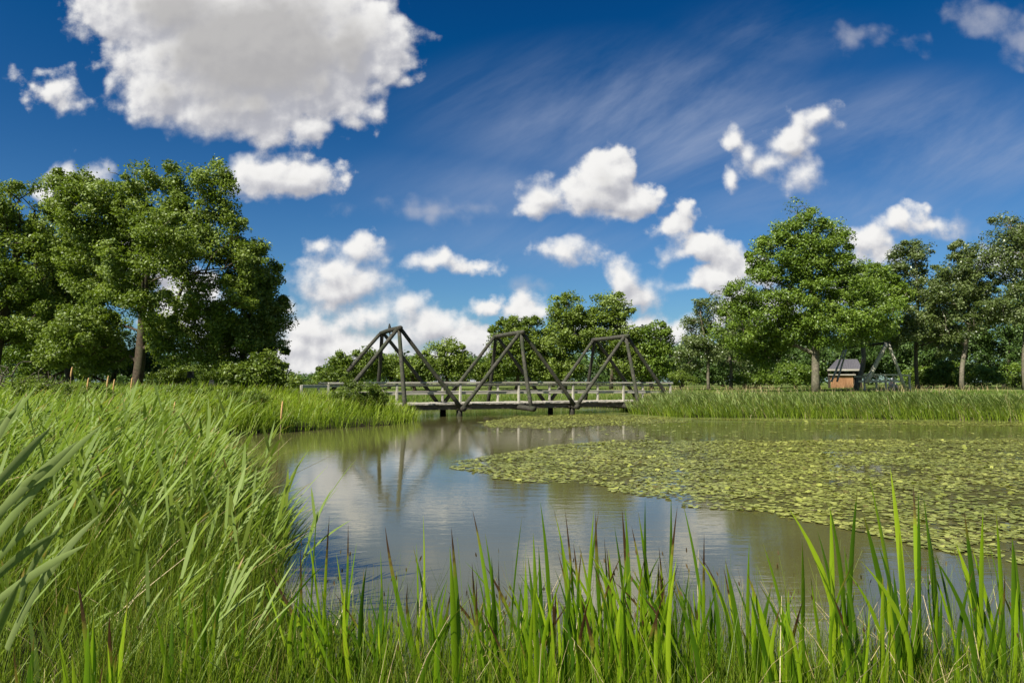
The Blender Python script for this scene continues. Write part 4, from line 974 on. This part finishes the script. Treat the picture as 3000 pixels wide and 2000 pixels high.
# cattail stalks with pale old heads
cats = [(210, 1074, 1104, 17, 'cattail with a tall pale head left of the oak trunk, leftmost of the row'), (258, 1106, 1140, 17, 'cattail with a pinkish head, second from the left'), (316, 1100, 1134, 17, 'cattail with a buff head near the dark gap under the trees'),
        (334, 1110, 1142, 18, 'greenish cattail head just right of the buff one'), (386, 1105, 1142, 18, 'cattail head seen against the oak trunk'), (511, 1176, 1216, 15, 'single cattail with a buff head right of the oak trunk'),
        (826, 1174, 1228, 14, 'tall cattail with an orange head standing at the water beside the point of land')]
for (px, y0, y1, d, lb) in cats:
    a, b = at(px, y0, d), at(px - 2, y1, d); gz = max(float(ground_z(a.x, d)), -.1)
    o = empty('cattail', (a.x, d, gz)); tag(o, lb, 'cattail', 'old cattails on the left bank')
    h0, h1 = b.z - gz, a.z - gz; r = .02
    mb = MB(); mb.tube([(-.10, 0, 0), (-.03, 0, h0 * .6), (-.01, 0, h0)], [.009, .007, .005], 6); mb.build('stem', MT['straw'], o, True)
    me = o.children[0].data; a_ = me.attributes.new('rnd', 'FLOAT', 'POINT')
    mb = MB(); mb.tube([(-.01, 0, h0 - .01), (-.01, 0, h0 + .02), (0, 0, (h0 + h1) / 2), (.012, 0, h1 - .03), (.015, 0, h1)], [.004, r * .9, r, r * .75, .003], 9, .1); mb.build('seed_head', MT['cattail'], o, True)

# ------------------------------------------------------------------ sun and sky
SUN = Vector((-.52, -.55, .82)).normalized()
el = math.asin(SUN.z); azm = math.atan2(SUN.x, SUN.y)
sl = bpy.data.lights.new('sun', 'SUN'); sl.energy = 4.9; sl.angle = R(.53); sl.color = (1, .955, .88)
so = bpy.data.objects.new('sun', sl); COL.objects.link(so); so.rotation_euler = SUN.to_track_quat('Z', 'Y').to_euler()

world = bpy.data.worlds.new('World'); scene.world = world; world.use_nodes = True
wt = world.node_tree; wt.nodes.clear()
class WN(NT):
    def __init__(s): s.t = wt; s.out = wt.nodes.new('ShaderNodeOutputWorld')
    def vm(s, op, a, b=None, c=None):
        nd = s.t.nodes.new('ShaderNodeVectorMath'); nd.operation = op
        for i, v in enumerate((a, b, c)):
            if v is None: continue
            if isinstance(v, bpy.types.NodeSocket): s.l(v, nd.inputs[i])
            else: nd.inputs[i].default_value = v
        return nd
n = WN()
SKY = .09
sky = n.n('ShaderNodeTexSky', sky_type='NISHITA'); sky.sun_disc = False; sky.sun_elevation = el; sky.sun_rotation = azm; sky.altitude = 0; sky.air_density = 1.0; sky.dust_density = .6; sky.ozone_density = 2.5
skyc = n.n('ShaderNodeHueSaturation', i_Saturation=1.28, i_Value=1.0, i_Color=sky.outputs[0]).outputs[0]
skyc = n.mix(1.0, skyc, (.30, .44, .56), 'MULTIPLY')
tc = n.n('ShaderNodeTexCoord').outputs['Generated']
sp = n.n('ShaderNodeSeparateXYZ'); n.l(tc, sp.inputs[0])
yy = n.math('MAXIMUM', n.math('ABSOLUTE', sp.outputs[1]), .12)
cb = n.n('ShaderNodeCombineXYZ'); n.l(n.math('DIVIDE', sp.outputs[0], yy), cb.inputs[0]); n.l(n.math('DIVIDE', sp.outputs[2], yy), cb.inputs[1])
P = cb.outputs[0]                                   # direction as a slope plane: x across, y up
K = 2352 / 3000
def sl_(px, py): x, y, z = ray(px / K, py / K); return x / y, z / y
skyd = n.vm('MAXIMUM', n.vm('MULTIPLY_ADD', skyc, (1.2, 1.08, 1.12), (-.17, -.29, -.72)).outputs[0], (.01, .15, .5)).outputs[0]
low = n.n('ShaderNodeMapRange', interpolation_type='SMOOTHSTEP', i_0=n.math('DIVIDE', sp.outputs[2], yy), i_1=.02, i_2=.46).outputs[0]
skyc = n.mix(n.math('MULTIPLY_ADD', low, .85, .15), n.mix(1.0, skyc, (1.05, 1.02, .98), 'MULTIPLY'), skyd)
# warp
def cnoise(vec, scale, detail, rough):
    nd = n.n('ShaderNodeTexNoise', i_Scale=scale, i_Detail=detail, i_Roughness=rough); n.l(vec, nd.inputs['Vector']); return nd
wp = cnoise(P, 5.0, 3, .6)
Pw = n.vm('MULTIPLY_ADD', n.vm('SUBTRACT', wp.outputs['Color'], (.5, .5, .5)).outputs[0], (.07, .055, 0), P).outputs[0]
def billow(v):
    f = cnoise(v, 11.0, 7, .60).outputs[0]
    vo = n.n('ShaderNodeTexVoronoi', feature='SMOOTH_F1', i_Scale=30.0, i_Smoothness=.6); vo.inputs['Detail'].default_value = 1.0; vo.inputs['Roughness'].default_value = .5
    n.l(n.vm('MULTIPLY_ADD', n.vm('SUBTRACT', wp.outputs['Color'], (.5, .5, .5)).outputs[0], (.05, .05, 0), v).outputs[0], vo.inputs['Vector'])
    return n.math('MULTIPLY_ADD', vo.outputs['Distance'], -.24, n.math('ADD', f, .155))
fb = billow(P)
fbL = billow(n.vm('ADD', P, (-.008, .013, 0)).outputs[0])
CL = [ # cumulus lobes, seen and added, in coordinates of the photo's 2352-px frame
 (590,100,335,190),(410,15,250,120),(800,100,165,118),(560,235,235,90),(690,285,90,45),(882,150,66,58),(925,190,30,20),(600,-90,350,120),(250,30,75,55),(390,200,105,85),(640,310,60,26),(455,285,80,30),(800,240,80,48),
 (120,200,55,42),(145,228,42,32),(95,160,50,18),
 (665,418,115,48),(600,408,55,38),(738,408,50,38),(655,385,50,32),
 (155,405,45,45),(215,400,60,28),(120,440,45,25),
 (1380,400,72,58),(1360,450,110,45),(1260,445,58,38),(1460,455,85,38),(1235,475,42,25),(1400,492,70,22),
 (1560,490,32,24),(1530,535,48,36),(1600,575,75,38),(1660,590,50,25),(1650,640,80,42),(1570,662,32,16),(1710,620,50,35),
 (1300,585,70,33),(1345,597,42,22),(1435,640,38,34),(1458,680,42,32),
 (1870,270,58,32),(1820,320,58,42),(1780,370,65,42),(1730,345,40,30),(1860,405,60,33),(1690,320,16,22),(1678,412,12,18),
 (2070,505,58,24),(2130,525,45,14),(1990,550,60,30),(2040,590,60,22),
 (765,620,90,38),(835,580,40,38),(740,565,32,14),(800,655,100,38),(700,622,35,20),(985,610,75,20),(1085,614,50,17),
 (680,712,42,20),(730,765,90,45),(850,720,120,45),(940,705,95,35),(990,745,90,45),(800,800,180,55),(690,830,110,40),(1080,785,75,45),(1110,700,48,22),(1200,710,75,30),(1050,830,130,40),(560,800,120,45),(420,700,90,70),(330,600,70,60),
 (1480,760,160,35),(1300,-420,520,150),(2150,-330,420,110),(60,-330,330,140),(-500,150,330,120),(2900,200,350,100),(1750,720,120,50),(2000,660,90,40),(2300,600,80,30)]  # lobes outside the view are unseen, added to pale water reflections and raise fill
FA = [(1955,88,20,10),(2032,85,30,18),(2085,95,25,18),(2132,95,28,16),(2290,55,105,42),(2345,95,60,45),(885,575,24,12),(1000,487,130,14),(2200,530,40,10),(1230,655,60,8)]
def blobfield(vec, lobes, gs=1.1):
    acc = None
    for (x, y, rx, ry) in lobes:
        cx, cy = sl_(x, y); k = 1 / (F * K); a, b = rx * k * gs + .003, ry * k * gs + .003
        q = n.vm('MULTIPLY_ADD', vec, (1 / a, 1 / b, 0), (-cx / a, -cy / b, 0)).outputs[0]
        l = n.vm('LENGTH', q).outputs['Value']; r = min(a, b) * 1.0
        v = n.math('MULTIPLY_ADD', l, -r, r)
        acc = v if acc is None else n.math('SMOOTH_MAX', acc, v, .009) if True else None
    return acc
Fd = blobfield(Pw, CL)
FdL = blobfield(n.vm('ADD', Pw, (-.008, .018, 0)).outputs[0], CL)
Ff = blobfield(Pw, FA)
den = n.math('MULTIPLY_ADD', n.math('SUBTRACT', fb, .5), .085, Fd)
A1 = n.n('ShaderNodeMapRange', interpolation_type='SMOOTHSTEP', i_0=den, i_1=-.006, i_2=n.math('MULTIPLY_ADD', n.ramp(wp.outputs[0], [(.42, (0, 0, 0)), (.62, (1, 1, 1))]), .020, .008)).outputs[0]
denf = n.math('MULTIPLY_ADD', n.math('SUBTRACT', fb, .5), .10, Ff)
A2 = n.math('MULTIPLY', n.n('ShaderNodeMapRange', interpolation_type='SMOOTHSTEP', i_0=denf, i_1=-.012, i_2=.035).outputs[0], .62)
# cirrus streaks
rot = n.n('ShaderNodeVectorRotate', rotation_type='Z_AXIS'); n.l(P, rot.inputs['Vector']); rot.inputs['Angle'].default_value = R(-27)
st = n.vm('MULTIPLY', rot.outputs[0], (.8, 3.2, 1)).outputs[0]
cz = cnoise(st, 1.7, 7, .62); cz.inputs['Distortion'].default_value = .35
cm = blobfield(P, [(1500, 270, 520, 180), (1780, 90, 200, 80), (2150, 330, 380, 150), (1150, 430, 300, 80), (1250, 560, 330, 60), (1900, 480, 420, 110)])
cm = n.n('ShaderNodeMapRange', interpolation_type='SMOOTHSTEP', i_0=cm, i_1=-.03, i_2=.11).outputs[0]
A3 = n.math('MULTIPLY', n.math('MULTIPLY', n.n('ShaderNodeMapRange', interpolation_type='SMOOTHSTEP', i_0=cz.outputs[0], i_1=.30, i_2=.78).outputs[0], cm), .98)
skyc = n.mix(A3, skyc, (2.2, 2.6, 3.5))
skyc = n.mix(A2, skyc, (3.0, 3.1, 3.5))
bg1 = n.n('ShaderNodeBackground', i_Color=skyc, i_Strength=SKY)
# cumulus tone: bright where little cloud lies toward the sun, grey where it is deep
dif = n.math('SUBTRACT', n.math('MULTIPLY_ADD', fb, .085, Fd), n.math('MULTIPLY_ADD', fbL, .085, FdL))      # >0 : edge toward the sun
lit = n.n('ShaderNodeMapRange', interpolation_type='SMOOTHSTEP', i_0=dif, i_1=-.028, i_2=.020).outputs[0]
deep = n.n('ShaderNodeMapRange', interpolation_type='SMOOTHSTEP', i_0=den, i_1=.022, i_2=.085).outputs[0]
cc = n.ramp(lit, [(0, (.25, .255, .285)), (.5, (.37, .37, .385)), (1, (.53, .525, .515))])
cc = n.mix(n.math('MULTIPLY', deep, .85), cc, (.25, .245, .245))
cc = n.vm('SCALE', cc); cc.inputs['Scale'].default_value = 10.0
bg2 = n.n('ShaderNodeBackground', i_Color=cc.outputs[0], i_Strength=SKY)
mx = n.n('ShaderNodeMixShader'); n.l(A1, mx.inputs[0]); n.l(bg1.outputs[0], mx.inputs[1]); n.l(bg2.outputs[0], mx.inputs[2])
n.l(mx.outputs[0], n.out.inputs[0])
world.cycles.sampling_method = 'MANUAL'; world.cycles.sample_map_resolution = 512

# ------------------------------------------------------------------ render look
vs_ = scene.view_settings; vs_.view_transform = 'Standard'; vs_.look = 'None'; vs_.gamma = 1; vs_.exposure = 0.95
cy = scene.cycles
cy.max_bounces = 5; cy.diffuse_bounces = 2; cy.glossy_bounces = 2; cy.transmission_bounces = 3; cy.transparent_max_bounces = 4
cy.caustics_reflective = False; cy.caustics_refractive = False
